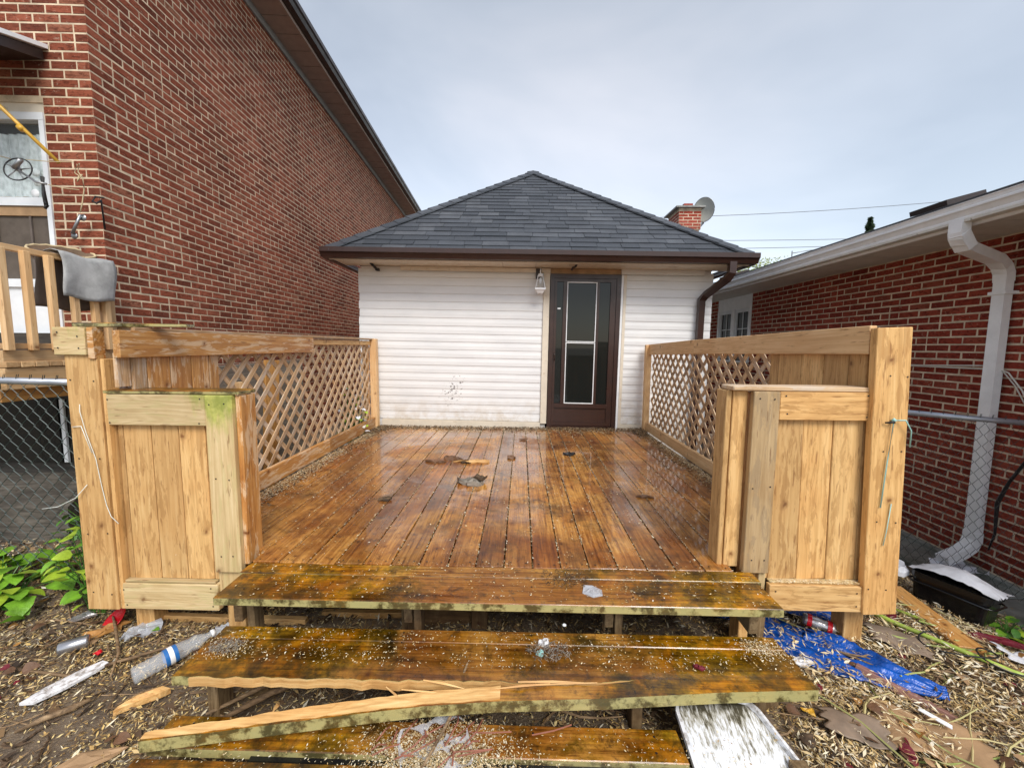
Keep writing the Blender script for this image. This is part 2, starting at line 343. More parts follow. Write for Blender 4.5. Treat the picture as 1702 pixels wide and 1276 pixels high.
def chamfer(L, W, T, c, jit=0):
    x, y, z = L/2, W/2, T/2; c = min(c, x*.45, y*.45, z*.45); V = []; idx = {}
    for sx in (-1, 1):
        for sy in (-1, 1):
            for sz in (-1, 1):
                j = lambda: R.uniform(-jit, jit)
                d = (j(), j(), j())
                idx[sx, sy, sz] = (len(V), len(V)+1, len(V)+2)
                V += [(sx*x+d[0], sy*(y-c)+d[1], sz*(z-c)+d[2]), (sx*(x-c)+d[0], sy*y+d[1], sz*(z-c)+d[2]), (sx*(x-c)+d[0], sy*(y-c)+d[1], sz*z+d[2])]
    F = []
    def q(a, b, cc, d, n):
        p = [Vector(V[k]) for k in (a, b, cc)]
        F.append((a, b, cc, d) if (p[1]-p[0]).cross(p[2]-p[0]).dot(Vector(n)) > 0 else (d, cc, b, a))
    for s_ in (-1, 1):
        q(*[idx[s_, a, b][0] for a, b in ((-1, -1), (1, -1), (1, 1), (-1, 1))], (s_, 0, 0))
        q(*[idx[a, s_, b][1] for a, b in ((-1, -1), (1, -1), (1, 1), (-1, 1))], (0, s_, 0))
        q(*[idx[a, b, s_][2] for a, b in ((-1, -1), (1, -1), (1, 1), (-1, 1))], (0, 0, s_))
    for a in (-1, 1):
        for b in (-1, 1):
            q(idx[-1, a, b][1], idx[1, a, b][1], idx[1, a, b][2], idx[-1, a, b][2], (0, a, b))
            q(idx[a, -1, b][0], idx[a, 1, b][0], idx[a, 1, b][2], idx[a, -1, b][2], (a, 0, b))
            q(idx[a, b, -1][0], idx[a, b, 1][0], idx[a, b, 1][1], idx[a, b, -1][1], (a, b, 0))
            for c_ in (-1, 1):
                t = idx[a, b, c_]; p = [Vector(V[k]) for k in t]
                F.append(t if (p[1]-p[0]).cross(p[2]-p[0]).dot(Vector((a, b, c_))) > 0 else t[::-1])
    return V, F
def board(name, parent, a, b, W, T, mat, upv=(0, 0, 1), c=.003, jit=.0008):
    """a board from a to b; width W across, thickness T along upv; grain along its own X"""
    a = Vector(a); b = Vector(b); x = (b-a); L = x.length; x.normalize(); z = Vector(upv); z = (z-x*z.dot(x)).normalized(); y = z.cross(x)
    V, F = chamfer(L, W, T, c, jit); mb = MB().add(V, F); me = mb.mesh(name, mat)
    rot = Matrix((x, y, z)).transposed().to_euler()
    o = link(name, me, parent, (a+b)/2-org(parent), rot); ORG[o.name] = (a+b)/2; return o
def boxpart(name, parent, lo, hi, mat): return part(name, MB().box(lo, hi), mat, parent)

def smooth(t): t = max(0, min(1, t)); return t*t*(3-2*t)
WALKZ = -.32
def G(x, y):
    z = WALKZ*smooth((x-2.3)/1.15)+.17*smooth((-x-2.25)/.4)*smooth((y-1.9)/.4)
    k = 1-smooth((abs(x)-40)/20)
    return z+k*(.018*mnoise.noise(Vector((x*3, y*3, 0)))+.03*mnoise.noise(Vector((x*.9, y*.9, 4))))

# ================================================================== SETTING
def grid_axis(a, b, fine0, fine1, step, big):
    xs = list(np.arange(fine0, fine1+1e-6, step)); return [a, a*.5, a*.2]+[fine0-big]+xs+[fine1+big, b*.2, b*.5, b]
xs = grid_axis(-400, 400, -4.6, 3.45, .07, 3); ys = grid_axis(-400, 400, .6, 3.4, .07, 3)
vs = [(x, y, G(x, y)) for y in ys for x in xs]; nx = len(xs)
fs = [(j*nx+i, j*nx+i+1, (j+1)*nx+i+1, (j+1)*nx+i) for j in range(len(ys)-1) for i in range(nx-1)]
g = MB().add(vs, fs, True); tag(part('ground', g, m_ground, None, False), kind='structure')
cw = link('concrete_walk', None); tag(cw, kind='structure')
for k in range(9):
    y0 = 1.1+k*.93; board('slab', cw, (3.68, y0, WALKZ-.02), (3.68, y0+.92, WALKZ-.02+R.uniform(-.004, .004)), .46, .09, m_conc, c=.008)
board('slab', cw, (3.885, 1.1, WALKZ+.03), (3.885, 9.4, WALKZ+.03), .05, .07, m_conc, c=.015)

# ================================================================== BRICKWORK
def brick_field(parent, O, U, N, ulen, z0, z1, mat, holes=(), nindiv=300, toworld=None, brick=(.1975, .0545), joint=.0125, phase=0, headers=.05, seedv=1):
    """bricks on the plane O + u*U, normal N; the nearest in view as single objects, the others joined"""
    rr = random.Random(seedv); U = Vector(U); N = Vector(N); O = Vector(O); bl, bh = brick; pitch = bh+joint
    cells = []; row = 0; z = z0
    while z+bh <= z1+.001:
        u = -((row % 2)*(bl+joint)/2+phase); k = 0
        while u < ulen:
            parts = [(u, bl)]
            if rr.random() < headers: parts = [(u, (bl-joint)/2), (u+(bl+joint)/2, (bl-joint)/2)]
            for (a, l) in parts:
                a0, a1 = max(a, 0), min(a+l, ulen)
                segs = [(a0, a1)]
                for (h0, h1, hz0, hz1) in holes:
                    if z+bh > hz0 and z < hz1:
                        ns = []
                        for (p, q) in segs:
                            if q <= h0 or p >= h1: ns.append((p, q))
                            else:
                                if p < h0-.03: ns.append((p, h0-.004))
                                if q > h1+.03: ns.append((h1+.004, q))
                        segs = ns
                for p, q in segs:
                    if q-p > .03: cells.append((p, q-p, z))
            u += bl+joint
        z += pitch+rr.uniform(-.0008, .0008)*0; row += 1
    def score(c):
        w_ = toworld@(O+U*(c[0]+c[1]/2)+Vector((0, 0, c[2]+bh/2)))
        if not in_view(*w_): return 0
        d = w_-Vector((0, 0, EYE)); nn = (toworld.to_3x3()@N); return max(0, -d.normalized().dot(nn))/d.length_squared*c[1]
    order = sorted(range(len(cells)), key=lambda i: -score(cells[i]))
    indiv = set(i for i in order[:nindiv] if score(cells[i]) > 0)
    rotm = Matrix((U, -N, Vector((0, 0, 1)))).transposed()
    if rotm.determinant() < 0: rotm = Matrix((-U, -N, Vector((0, 0, 1)))).transposed()
    rot = rotm.to_euler(); cache = {}; mb = MB()
    for i, (u, l, z) in enumerate(cells):
        ctr = O+U*(u+l/2+rr.uniform(-.002, .002))+Vector((0, 0, z+bh/2+rr.uniform(-.0013, .0013))); pr = rr.uniform(.0012, .0035)
        if i in indiv:
            key = (round(l, 2), rr.randrange(3))
            if key not in cache:
                V, F = chamfer(key[0]-.0 if abs(key[0]-l) < .004 else l, .03, bh, .003, .0012); cache[key] = MB().add(V, F).mesh('brick', mat)
            o = link('brick', cache[key], parent, ctr+N*(pr-.015), rot)
            if abs(key[0]-l) > .002: o.scale = (l/key[0], 1, 1)
        else:
            d = N*pr; a = ctr-U*l/2-Vector((0, 0, bh/2)); b = a+U*l; t = Vector((0, 0, bh)); e = U*.002+Vector((0, 0, .002)); e2 = -U*.002+Vector((0, 0, .002))
            q = [a, b, b+t, a+t, a+d+e, b+d+e2, b+t+d-e, a+t+d-e2]
            fs_ = [(4, 5, 6, 7), (0, 1, 5, 4), (1, 2, 6, 5), (2, 3, 7, 6), (3, 0, 4, 7)]
            if (q[5]-q[4]).cross(q[7]-q[4]).dot(N) < 0: fs_ = [f[::-1] for f in fs_]
            mb.add(q, fs_)
    me = mb.mesh('brickwork', mat); o = link('brickwork', me, parent); o['kind'] = 'stuff'
    return o

# ---------------- left two-storey house
HL = thing('brick_house', 'tall dark red brick house on the left with brown soffit under its eave', 'house', (-3.185, 3.06, 0), (0, 0, .05))
ORG[HL.name] = Vector((0, 0, 0))     # its parts are given in the house's own frame
TL = Matrix.Translation((-3.185, 3.06, 0))@Matrix.Rotation(.05, 4, 'Z')
LT = 5.66
dx0, dx1, dz1 = -1.25, -.355, 3.335     # door opening in the rear face
part('wall', MB().box((-7, .06, -.5), (-.06, 11.5, LT)).box((-.06, 0, -.5), (0, 11.5, LT)).box((dx1, 0, -.5), (-.06, .06, LT))
     .box((dx0, 0, dz1), (dx1, .06, LT)).box((-7, 0, -.5), (dx0, .06, LT)).box((dx0, 0, -.5), (dx1, .06, 1.5)), m_mortar, HL)
brick_field(HL, (0, 0, 0), (0, 1, 0), (1, 0, 0), 11.4, -.33, LT-.02, m_brickL, (), 205, TL, seedv=3, brick=(.1768, .0517), joint=.0112)
brick_field(HL, (0, 0, 0), (-1, 0, 0), (0, -1, 0), 3.0, -.33, LT-.02, m_brickL, ((-dx1, -dx0, 1.5, dz1),), 95, TL, phase=.094, seedv=4, brick=(.1768, .0517), joint=.0112)
# door
DL = part('storm_door', MB().box((dx0, .01, 3.265), (dx1, .055, dz1)), m_cream, HL)
def sub(name, lo, hi, mat, par): return part(name, MB().box(lo, hi), mat, par)
sub('frame', (dx0, -.012, 3.21), (dx1, .05, 3.262), m_whitev, DL); sub('frame', (dx1-.035, -.012, 1.52), (dx1, .05, 3.208), m_whitev, DL)
sub('mid_rail', (dx0, -.008, 2.60), (dx1-.037, .045, 2.66), m_whitev, DL); sub('mid_rail', (dx0, -.008, 2.0), (dx1-.037, .045, 2.06), m_whitev, DL)
sub('bottom_rail', (dx0, -.010, 1.52), (dx1-.037, .045, 1.63), m_whitev, DL)
sub('kick_panel', (dx0, .012, 1.632), (dx1-.04, .04, 1.998), m_whitev, DL); sub('screen', (dx0, .02, 2.062), (dx1-.04, .045, 2.598), m_screen, DL)
sub('cross_piece', (dx0, .004, 2.53), (dx1-.04, .018, 2.595), m_card, DL)
for k in range(3): sub('screen_stile', (dx0+.2+.25*k, .008, 2.064), (dx0+.215+.25*k, .019, 2.528), m_rugd, DL)
cv = MB(); NN = 60
cv.add([((dx0+(dx1-.06-dx0)*i/NN), .045+.008*math.sin(i*1.3)+.004*math.sin(i*.5), zz) for zz in (2.68, 3.13) for i in range(NN+1)], [(i, i+1, NN+2+i, NN+1+i) for i in range(NN)], True)
part('curtain', cv, m_curt, DL); sub('head_shade', (dx0, .056, 2.9), (dx1-.03, .059, 3.208), m_dark, DL); sub('pane', (dx0, .015, 2.66), (dx1-.037, .019, 3.208), m_clear, DL)
for (sx, sz, r_) in ((-.465, 2.845, .030), (-.463, 2.775, .028), (-.487, 2.695, .030)):
    part('sticker', MB().lathe([(0, 0), (r_, 0), (r_, .003), (0, .003)], 20, Matrix.Translation((sx, .012, sz))@Matrix.Rotation(math.pi/2, 4, 'X')), m_white if sz < 2.7 else m_curt, DL)
# eave
SL = .35
part('frieze_trim', MB().box((.004, -.2, LT-.11), (.03, 11.6, LT-.02)), m_slate, HL)
k = 0; y = -.2
while y < 11.5:
    part('soffit_panel', MB().box((.0, y, LT-.018+R.uniform(-.002, .002)), (SL, y+.290, LT+.004)), m_taupe, HL); y += .305
part('fascia', MB().box((SL+.002, -.4, LT-.03), (SL+.03, 11.6, LT+.15)), m_taupe, HL)
gp = [(0, 0), (.085, .0), (.105, .045), (.125, .06), (.125, .115), (.11, .115), (.11, .07), (.09, .055), (.075, .012), (0, .012)]
def gutter(name, par, X, y0, y1, z, mat, sgn=1, k=1.0):
    pf = [(sgn*a*k, b*k) for a, b in gp]; mb = MB(); n = len(pf)
    vs = [(X+a, yy, z+b) for yy in (y0, y1) for a, b in pf]
    fs = [(j, (j+1) % n, n+(j+1) % n, n+j) for j in range(n)]+[tuple(range(n)), tuple(range(2*n-1, n-1, -1))]
    if sgn > 0: fs = [f[::-1] for f in fs]
    return part(name, mb.add(vs, fs), mat, par)
gutter('gutter', HL, SL+.03, -.4, 11.6, LT+.01, m_dkbrown)
part('roof', MB().add([(SL+.12, -.45, LT+.15), (SL+.12, 11.7, LT+.15), (-3.5, 11.7, LT+1.7), (-3.5, -.45, LT+1.7), (SL+.12, -.45, LT+.13), (SL+.12, 11.7, LT+.13), (-3.5, 11.7, LT+1.6), (-3.5, -.45, LT+1.6)],
     [(0, 1, 2, 3), (7, 6, 5, 4), (0, 4, 5, 1), (1, 5, 6, 2), (3, 2, 6, 7), (0, 3, 7, 4)]), m_shing, HL)
# awning slab
aw = thing('door_canopy', 'small white edged canopy over the back door of the left brick house', 'canopy', (-3.9, 3.04, 3.66))
part('canopy_top', MB().add([(-5.2, 2.4, 3.50), (-3.46, 2.4, 3.50), (-3.46, 3.04, 3.70), (-5.2, 3.04, 3.70), (-5.2, 2.4, 3.53), (-3.46, 2.4, 3.53), (-3.46, 3.04, 3.73), (-5.2, 3.04, 3.73)],
     [(0, 3, 2, 1), (4, 5, 6, 7), (0, 1, 5, 4), (1, 2, 6, 5), (2, 3, 7, 6), (3, 0, 4, 7)]), m_white, aw)
part('canopy_underside', MB().add([(-5.2, 2.42, 3.44), (-3.49, 2.42, 3.44), (-3.49, 3.03, 3.62), (-5.2, 3.03, 3.62), (-5.2, 2.42, 3.496), (-3.49, 2.42, 3.496), (-3.49, 3.03, 3.69), (-5.2, 3.03, 3.69)],
     [(0, 3, 2, 1), (4, 5, 6, 7), (0, 1, 5, 4), (1, 2, 6, 5), (2, 3, 7, 6), (3, 0, 4, 7)]), m_dkbrown, aw)

# ---------------- right bungalow
HR = thing('brick_bungalow', 'low red brick bungalow on the right with white gutter and downspout', 'house', (3.9, 1.2, 0)); ORG[HR.name] = Vector((0, 0, 0)); HR.location = (0, 0, 0)
TR = Matrix.Identity(4); RX = 3.9; RZ = 2.5
wy0, wy1, wz0, wz1 = 6.95, 8.1, 1.35, 2.27
part('wall', MB().box((RX, .4, -.5), (RX+.08, wy0, RZ)).box((RX, wy1, -.5), (RX+.08, 9.2, RZ)).box((RX, wy0, -.5), (RX+.08, wy1, wz0)).box((RX+.08, .4, -.5), (RX+6, 9.2, RZ)), m_mortar2, HR)
brick_field(HR, (RX, .5, 0), (0, 1, 0), (-1, 0, 0), 8.65, WALKZ+.075, RZ-.01, m_brickR, ((wy0-.5, wy1-.5, wz0, 2.6),), 300, TR, headers=.04, seedv=9)
W_ = part('window', MB().box((RX-.01, wy0, wz1+.002), (RX+.04, wy1, RZ-.002)), m_white, HR)
for (a, b) in ((wy0, wy0+.06), (wy1-.06, wy1), ((wy0+wy1)/2-.05, (wy0+wy1)/2+.05)): sub('frame', (RX-.015, a, wz0+.002), (RX+.05, b, wz1), m_white, W_)
sub('sill', (RX-.03, wy0, wz0-.03), (RX+.05, wy1, wz0), m_white, W_)
for s_ in (0, 1):
    a = wy0+.062+s_*((wy1-wy0)/2-.01); b = a+(wy1-wy0)/2-.115
    sub('sash', (RX+.0, a, wz0), (RX+.04, a+.045, wz1), m_whitev, W_); sub('sash', (RX+.0, b-.045, wz0), (RX+.04, b, wz1), m_whitev, W_); sub('sash', (RX+.0, a+.046, wz1-.06), (RX+.04, b-.046, wz1), m_whitev, W_)
    sub('pane', (RX+.025, a+.046, wz0), (RX+.03, b-.046, wz1-.061), m_glass, W_)
    sub('muntin', (RX+.012, (a+b)/2-.008, wz0), (RX+.022, (a+b)/2+.008, wz1-.061), m_whitev, W_)
    for zz in (.28, .56): sub('muntin', (RX+.013, a+.047, wz0+zz), (RX+.021, b-.047, wz0+zz+.015), m_whitev, W_)
y = .3
while y < 9.3:
    part('soffit_panel', MB().box((3.20, y, RZ+.002), (RX+.07, y+.38, RZ+.018)), m_soffw, HR); y += .39
part('fascia', MB().box((3.28, .3, RZ-.02), (3.30, 9.4, RZ+.12)), m_white, HR)
gq = [(0, 0), (-.070, 0), (-.078, .012), (-.078, .022), (-.070, .030), (-.092, .062), (-.104, .070), (-.104, .082), (-.094, .090), (-.100, .116), (-.108, .118), (-.108, .128), (-.092, .128), (-.088, .10), (0, .10)]
ng = len(gq); part('gutter', MB().add([(3.278+a, yy, RZ+.012+b) for yy in (.3, 9.4) for a, b in gq], [(j, (j+1) % ng, ng+(j+1) % ng, ng+j) for j in range(ng)]+[tuple(range(ng)), tuple(range(2*ng-1, ng-1, -1))]), m_white, HR)
part('roof', MB().add([(3.17, .2, RZ+.135), (3.17, 9.5, RZ+.135), (8, 9.5, RZ+1.45), (8, .2, RZ+1.45), (3.17, .2, RZ+.15), (3.17, 9.5, RZ+.15), (8, 9.5, RZ+1.47), (8, .2, RZ+1.47)],
     [(0, 3, 2, 1), (4, 5, 6, 7), (0, 1, 5, 4), (1, 2, 6, 5), (2, 3, 7, 6), (3, 0, 4, 7)]), m_shing, HR)
rm = Matrix.Rotation(-.265, 3, 'Y')
part('roof_vent', MB().box((3.62, 3.62, RZ+.30), (3.95, 3.95, RZ+.345), rm, (3.6, 3.7, RZ+.3)).box((3.66, 3.66, RZ+.22), (3.9, 3.9, RZ+.30), rm, (3.6, 3.7, RZ+.3)), m_dkbrown, HR)
part('roof_vent', MB().box((3.50, 6.9, RZ+.27), (3.8, 7.3, RZ+.31), rm, (3.5, 6.9, RZ+.27)).box((3.54, 6.94, RZ+.18), (3.76, 7.26, RZ+.27), rm, (3.5, 6.9, RZ+.27)), m_dkbrown, HR)
rp = [(-.05, -.038), (.05, -.038), (.05, .038), (-.05, .038)]
def rect(a, b): return [(-a, -b), (a, -b), (a, b), (-a, b)]
dsp = part('downspout', MB().sweep([(3.84, 3.34, 2.14), (3.84, 3.34, .02)], rect(.032, .044), upv=(0, 1, 0)), m_white, HR)
part('elbow', MB().sweep([(3.225, 3.12, 2.53), (3.225, 3.12, 2.44), (3.235, 3.123, 2.405), (3.26, 3.13, 2.375), (3.30, 3.145, 2.352), (3.36, 3.17, 2.338), (3.70, 3.29, 2.285), (3.80, 3.33, 2.24), (3.835, 3.34, 2.19), (3.84, 3.34, 2.12)], rect(.035, .047), upv=(0, 1, 0)), m_white, dsp)
rb = MB()
for k in range(7):
    t = k/6; p = Vector((3.235+.075*t, 3.12+.02*t, 2.42-.085*t)); rb.sweep([p+Vector((-.012, 0, .010)), p+Vector((.0, 0, -.004))], rect(.037, .050), upv=(0, 1, 0))
part('elbow_rib', rb, m_white, dsp)
part('elbow', MB().sweep([(3.84, 3.34, .05), (3.84, 3.34, -.02), (3.81, 3.335, -.08), (3.74, 3.33, -.13), (3.58, 3.31, -.19)], rect(.035, .048), upv=(0, 1, 0)), m_white, dsp)
part('strap', MB().box((3.795, 3.278, 2.02), (3.90, 3.402, 2.045)), m_white, dsp)
sb = MB(); rr = random.Random(5)
sb.add([(3.52+.28*i/6+.02*rr.uniform(-1, 1), 3.14+.24*j/5+rr.uniform(-.02, .02), -.26+.035*rr.random()+(.04 if j in (0, 5) else 0)) for j in range(6) for i in range(7)], [(j*7+i, j*7+i+1, j*7+i+8, j*7+i+7) for j in range(5) for i in range(6)])
single('splash_sheet', sb, m_bag, 'crumpled white sheet lying under the mouth of the white downspout', 'plastic sheet')

# ---------------- white sided building
GX0, GX1, GY, GB = -2.2, 2.48, 5.37, .48
HG = thing('sided_building', 'small white sided building with charcoal hip roof behind the deck', 'building', (0, 5.37, .5), (0, .012, 0)); ORG[HG.name] = Vector((0, 5.37, .5))
zt = 2.60
DX0, DX1 = .352, 1.275
part('wall', MB().box((GX0+.03, GY+.03, -.3), (DX0-.02, GY+.12, zt)).box((DX1+.02, GY+.03, -.3), (GX1-.03, GY+.12, zt)).box((DX0-.02, GY+.03, 2.52), (DX1+.02, GY+.12, zt))
     .box((GX0+.03, GY+.12, -.3), (GX0+.1, 12, zt)).box((GX1-.1, GY+.12, -.3), (GX1-.03, 12, zt)).box((DX0-.02, GY+.03, -.3), (DX1+.02, GY+.12, .44)), m_siding, HG)
part('interior', MB().box((GX0+.11, GY+.9, -.2), (GX1-.11, GY+.95, zt)), m_dark, HG)
def siding(x0, x1):
    z = GB+.075; k = 0
    while z < zt-.08:
        h = .106; pf = [(0, 0), (-.006, .002), (-.0085, .010), (-.0085, .055), (-.0045, .080), (-.003, .1055), (0, .1055)]
        j = R.uniform(-.001, .001); xa = x0+R.uniform(-.008, .004); n = len(pf)
        vs = [(xx, GY+.028+a+j, z+b) for xx in (xa, x1) for a, b in pf]
        fs = [(i, n+i, n+(i+1) % n, (i+1) % n) for i in range(n)]+[tuple(range(n-1, -1, -1)), tuple(range(n, 2*n))]
        part('siding_board', MB().add(vs, fs), m_siding, HG); z += h
siding(GX0, .262); siding(DX1+.075, GX1)
for (x0, x1) in ((GX0+.3, .262), (DX1+.075, GX1-.75)): part('base_board', MB().box((x0, GY+.0, GB-.06), (x1, GY+.028, GB+.07)), m_cream, HG)
sub('trim', (.264, GY-.006, GB+.06), (.345, GY+.03, 2.545), m_cream, HG); sub('trim', (DX1+.006, GY-.006, GB+.0), (DX1+.034, GY+.03, 2.53), m_white, HG); sub('trim', (DX1+.036, GY-.012, GB+.0), (DX1+.073, GY+.03, 2.53), m_cream, HG)
board('trim_board', HG, (-1.63, GY-.012, 2.575), (.35, GY-.012, 2.57), .055, .02, m_cream, upv=(0, -1, 0))
board('trim_board', HG, (DX1, GY-.004, 2.575), (2.35, GY-.004, 2.575), .075, .02, m_siding, upv=(0, -1, 0))
sub('lintel', (DX0, GY+.0, 2.535), (DX1, GY+.026, 2.60), m_card, HG)
# eave
E0, E1, EY, EZ = -2.40, 2.70, 4.98, 2.60
for k in range(12):
    a = E0+.03+k*(E1-E0-.06)/12; part('soffit_panel', MB().box((a, EY+.02, EZ+.004), (a+(E1-E0-.06)/12-.004, GY+.03, EZ+.018)), m_cream, HG)
part('fascia', MB().box((E0, EY, EZ-.005), (E1, EY+.018, EZ+.11)), m_cream, HG)
# roof shell
PK = Vector((.13, 7.57, 4.70)); EV = EZ+.11; BK = 13.5
a0, a1 = (E0-.02, EY-.03, EV), (E1+.02, EY-.03, EV)
part('roof', MB().add([a0, a1, tuple(PK), (E1+.02, BK, EV), (PK.x, BK-2.4, PK.z), (E0-.02, BK, EV)], [(0, 1, 2), (1, 3, 4, 2), (5, 0, 2, 4), (3, 5, 4), (0, 5, 3, 1)]), m_shing, HG)
# shingles on the front slope
sl = Vector((0, PK.y-(EY-.03), PK.z-EV)); SLn = sl.length; sd_ = sl.normalized(); nrm = Vector((0, -sd_.z, sd_.y))
rows = 23; ex = SLn/rows; rr = random.Random(12); mid = (E0+E1)/2
for r_ in range(rows):
    t0 = r_*ex; t1 = t0+ex*1.35
    def lim(t):
        k = min(1, t/SLn); return (E0-.02+(PK.x-E0+.02)*k, E1+.02+(PK.x-E1-.02)*k)
    w0, w1 = lim(t0); x = w0-((r_*.37) % 1)*.333; sh = rr.choice((.24, .30, .333, .38))
    while x < w1:
        wd = rr.choice((.22, .30, .333, .333, .42)); xa, xb = max(x, w0), min(x+wd-.005, w1)
        if xb-xa > .03:
            b0 = t0-.012+rr.uniform(-.004, .004); th = .010+rr.uniform(0, .006); l1 = lim(t1)
            P = lambda xx, t, hgt: Vector((xx, EY-.03, EV))+sd_*t+nrm*hgt
            xa1, xb1 = min(max(xa, l1[0]), l1[1]), max(min(xb, l1[1]), l1[0])
            lift = rr.uniform(0, .005)
            q = [P(xa, b0, .004), P(xb, b0, .004), P(xb1, t1, .001), P(xa1, t1, .001), P(xa, b0, th+.004+lift), P(xb, b0, th+.004+rr.uniform(0, .005)), P(xb1, t1, .006), P(xa1, t1, .006)]
            part('shingle', MB().add(q, [(4, 5, 6, 7), (0, 1, 5, 4), (1, 2, 6, 5), (2, 3, 7, 6), (3, 0, 4, 7)]), m_shing, HG)
        x += wd
def hipcaps(A, B, n):
    A = Vector(A); B = Vector(B); d = (B-A)
    for k in range(n):
        p = A+d*(k/n)-d.normalized()*.02; q = A+d*((k+1)/n)+d.normalized()*.03; s_ = d.normalized().cross(Vector((0, 0, 1))).normalized()*.125; dn = Vector((0, 0, -.05)); u = Vector((0, 0, .046)); u1 = Vector((0, 0, .036))
        vs = [p-s_+dn+u, p+u*1.1, p+s_+dn+u, q-s_+dn+u1, q+u1, q+s_+dn+u1]; lo = [v-Vector((0, 0, .02)) for v in vs]
        part('hip_cap', MB().add(vs+lo, [(0, 3, 4, 1), (1, 4, 5, 2), (0, 1, 7, 6), (1, 2, 8, 7), (6, 9, 3, 0), (2, 5, 11, 8), (3, 9, 10, 4), (4, 10, 11, 5)]), m_shing, HG)
hipcaps(a0, PK, 20); hipcaps(a1, PK, 20); hipcaps((PK.x, BK-2.4, PK.z), PK, 15)
pf = [(-b_*1.0, a_) for a_, b_ in gp]
n = len(gp); vs = [(xx, EY-.002-a_*1.0, EZ+.005+b_) for xx in (E0-.06, E1+.06) for a_, b_ in gp]
fs = [(j, (j+1) % n, n+(j+1) % n, n+j) for j in range(n)]+[tuple(range(n)), tuple(range(2*n-1, n-1, -1))]
part('gutter', MB().add(vs, [f[::-1] for f in fs]), m_brown, HG)
gutter('gutter', HG, E1+.0, EY, 12, EZ+.005, m_brown, 1, .9); gutter('gutter', HG, E0-.0, EY, 12, EZ+.005, m_brown, -1, .9)
ds2 = part('downspout', MB().sweep([(2.31, GY-.05, 2.18), (2.31, GY-.05, -.1)], rect(.038, .034), upv=(0, 1, 0)), m_brown, HG)
part('elbow', MB().sweep([(2.47, EY-.06, 2.64), (2.47, EY-.06, 2.50), (2.45, EY-.02, 2.44), (2.34, GY-.1, 2.28), (2.31, GY-.05, 2.22), (2.31, GY-.05, 2.14)], rect(.040, .036), upv=(0, 1, 0)), m_brown, ds2)
part('bracket', MB().tube([(-1.98, GY-.15, 2.61), (-1.93, GY-.06, 2.545)], .016, 6).box((-1.95, GY-.06, 2.53), (-1.91, GY+.0, 2.56)), m_wire, HG)
part('hook', MB().tube([(.66, GY-.25, 2.62), (.64, GY-.24, 2.58), (.61, GY-.22, 2.57), (.60, GY-.2, 2.545)], .014, 6), m_dkbrown, HG)
# storm door
SD = part('storm_door', MB().box((DX0, GY-.02, GB-.01), (DX0+.055, GY+.06, 2.53)).box((DX1-.055, GY-.02, GB-.01), (DX1, GY+.06, 2.53)).box((DX0+.055, GY-.02, 2.475), (DX1-.055, GY+.06, 2.53)).box((DX0+.055, GY-.022, GB-.01), (DX1-.055, GY+.06, GB+.035)), m_brown, HG)
x0, x1 = DX0+.058, DX1-.058; z0, z1 = GB+.04, 2.472; wS = .045
def st(nm, a, b, c, d, y0=-.008, y1=.03, mat=None): return sub(nm, (a, GY+y0, c), (b, GY+y1, d), mat or m_brown, SD)
st('stile', x0, x0+wS*.7, z0, z1); st('stile', x1-wS*1.6, x1, z0, z1); st('top_rail', x0+wS*.7, x1-wS*1.6, z1-.04, z1); st('bottom_rail', x0+wS*.7, x1-wS*1.6, z0, z0+.045)
st('kick_rail', x0+wS*.7, x1-wS*1.6, z0+.245, z0+.30, -.012); st('kick_panel', x0+wS*.7, x1-wS*1.6, z0+.046, z0+.244, .008)
mx0, mx1 = .575, .965
st('stile', mx0-.05, mx0-.002, z0+.302, z1-.041, -.010); st('stile', mx1+.002, mx1+.035, z0+.302, z1-.041, -.010)
st('pane', x0+wS*.7, mx0-.051, z0+.302, z1-.041, .012, .016, m_glass); st('pane', mx1+.036, x1-wS*1.6, z0+.302, z1-.041, .012, .016, m_glass)
st('pane', mx0+.01, mx1-.01, z0+.31, z1-.05, .008, .012, m_glass)
zi = 1.645
for (za, zb) in ((z0+.303, zi-.004), (zi+.004, z1-.042)):
    st('sash_frame', mx0, mx0+.010, za, zb, -.014, .010, m_white); st('sash_frame', mx1-.010, mx1, za, zb, -.014, .010, m_white)
    st('sash_frame', mx0+.0105, mx1-.0105, za, za+.010, -.014, .010, m_white); st('sash_frame', mx0+.0105, mx1-.0105, zb-.010, zb, -.014, .010, m_white)
st('paper_scrap', .455, .495, 2.075, 2.095, .004, .009, m_white); st('door_edge', 1.065, 1.09, z0+.305, z1-.1, .0165, .05, m_soffw)
part('handle', MB().tube([(DX0+.075, GY-.03, 1.50), (DX0+.075, GY-.05, 1.47), (DX0+.075, GY-.03, 1.40)], .008, 6), m_dkbrown, SD)

# lantern
LN = thing('wall_lantern', 'white metal coach lantern on the siding left of the brown door', 'lantern', (.24, GY-.02, 2.4))
c0 = Vector((.235, GY-.13, 2.42))
def frus(mb, c, r0, r1, z0, z1, n=4): 
    vs = [c+Vector((r*math.cos(math.pi/4+k*math.pi*2/n), r*math.sin(math.pi/4+k*math.pi*2/n), z)) for r, z in ((r0, z0), (r1, z1)) for k in range(n)]
    return mb.add(vs, [(k, (k+1) % n, n+(k+1) % n, n+k) for k in range(n)]+[tuple(range(n-1, -1, -1)), tuple(range(n, 2*n))])
part('roof_cap', frus(frus(MB(), c0, .055, .030, .05, .085), c0, .012, .004, .085, .16), m_white, LN)
fr = MB()
for k in range(4):
    a = math.pi/4+k*math.pi/2; fr.tube([c0+Vector((.042*math.cos(a), .042*math.sin(a), .05)), c0+Vector((.085*math.cos(a), .085*math.sin(a), -.10))], .007, 5)
part('frame', fr, m_white, LN); part('glass', frus(MB(), c0, .076, .040, -.095, .048), m_clear, LN)
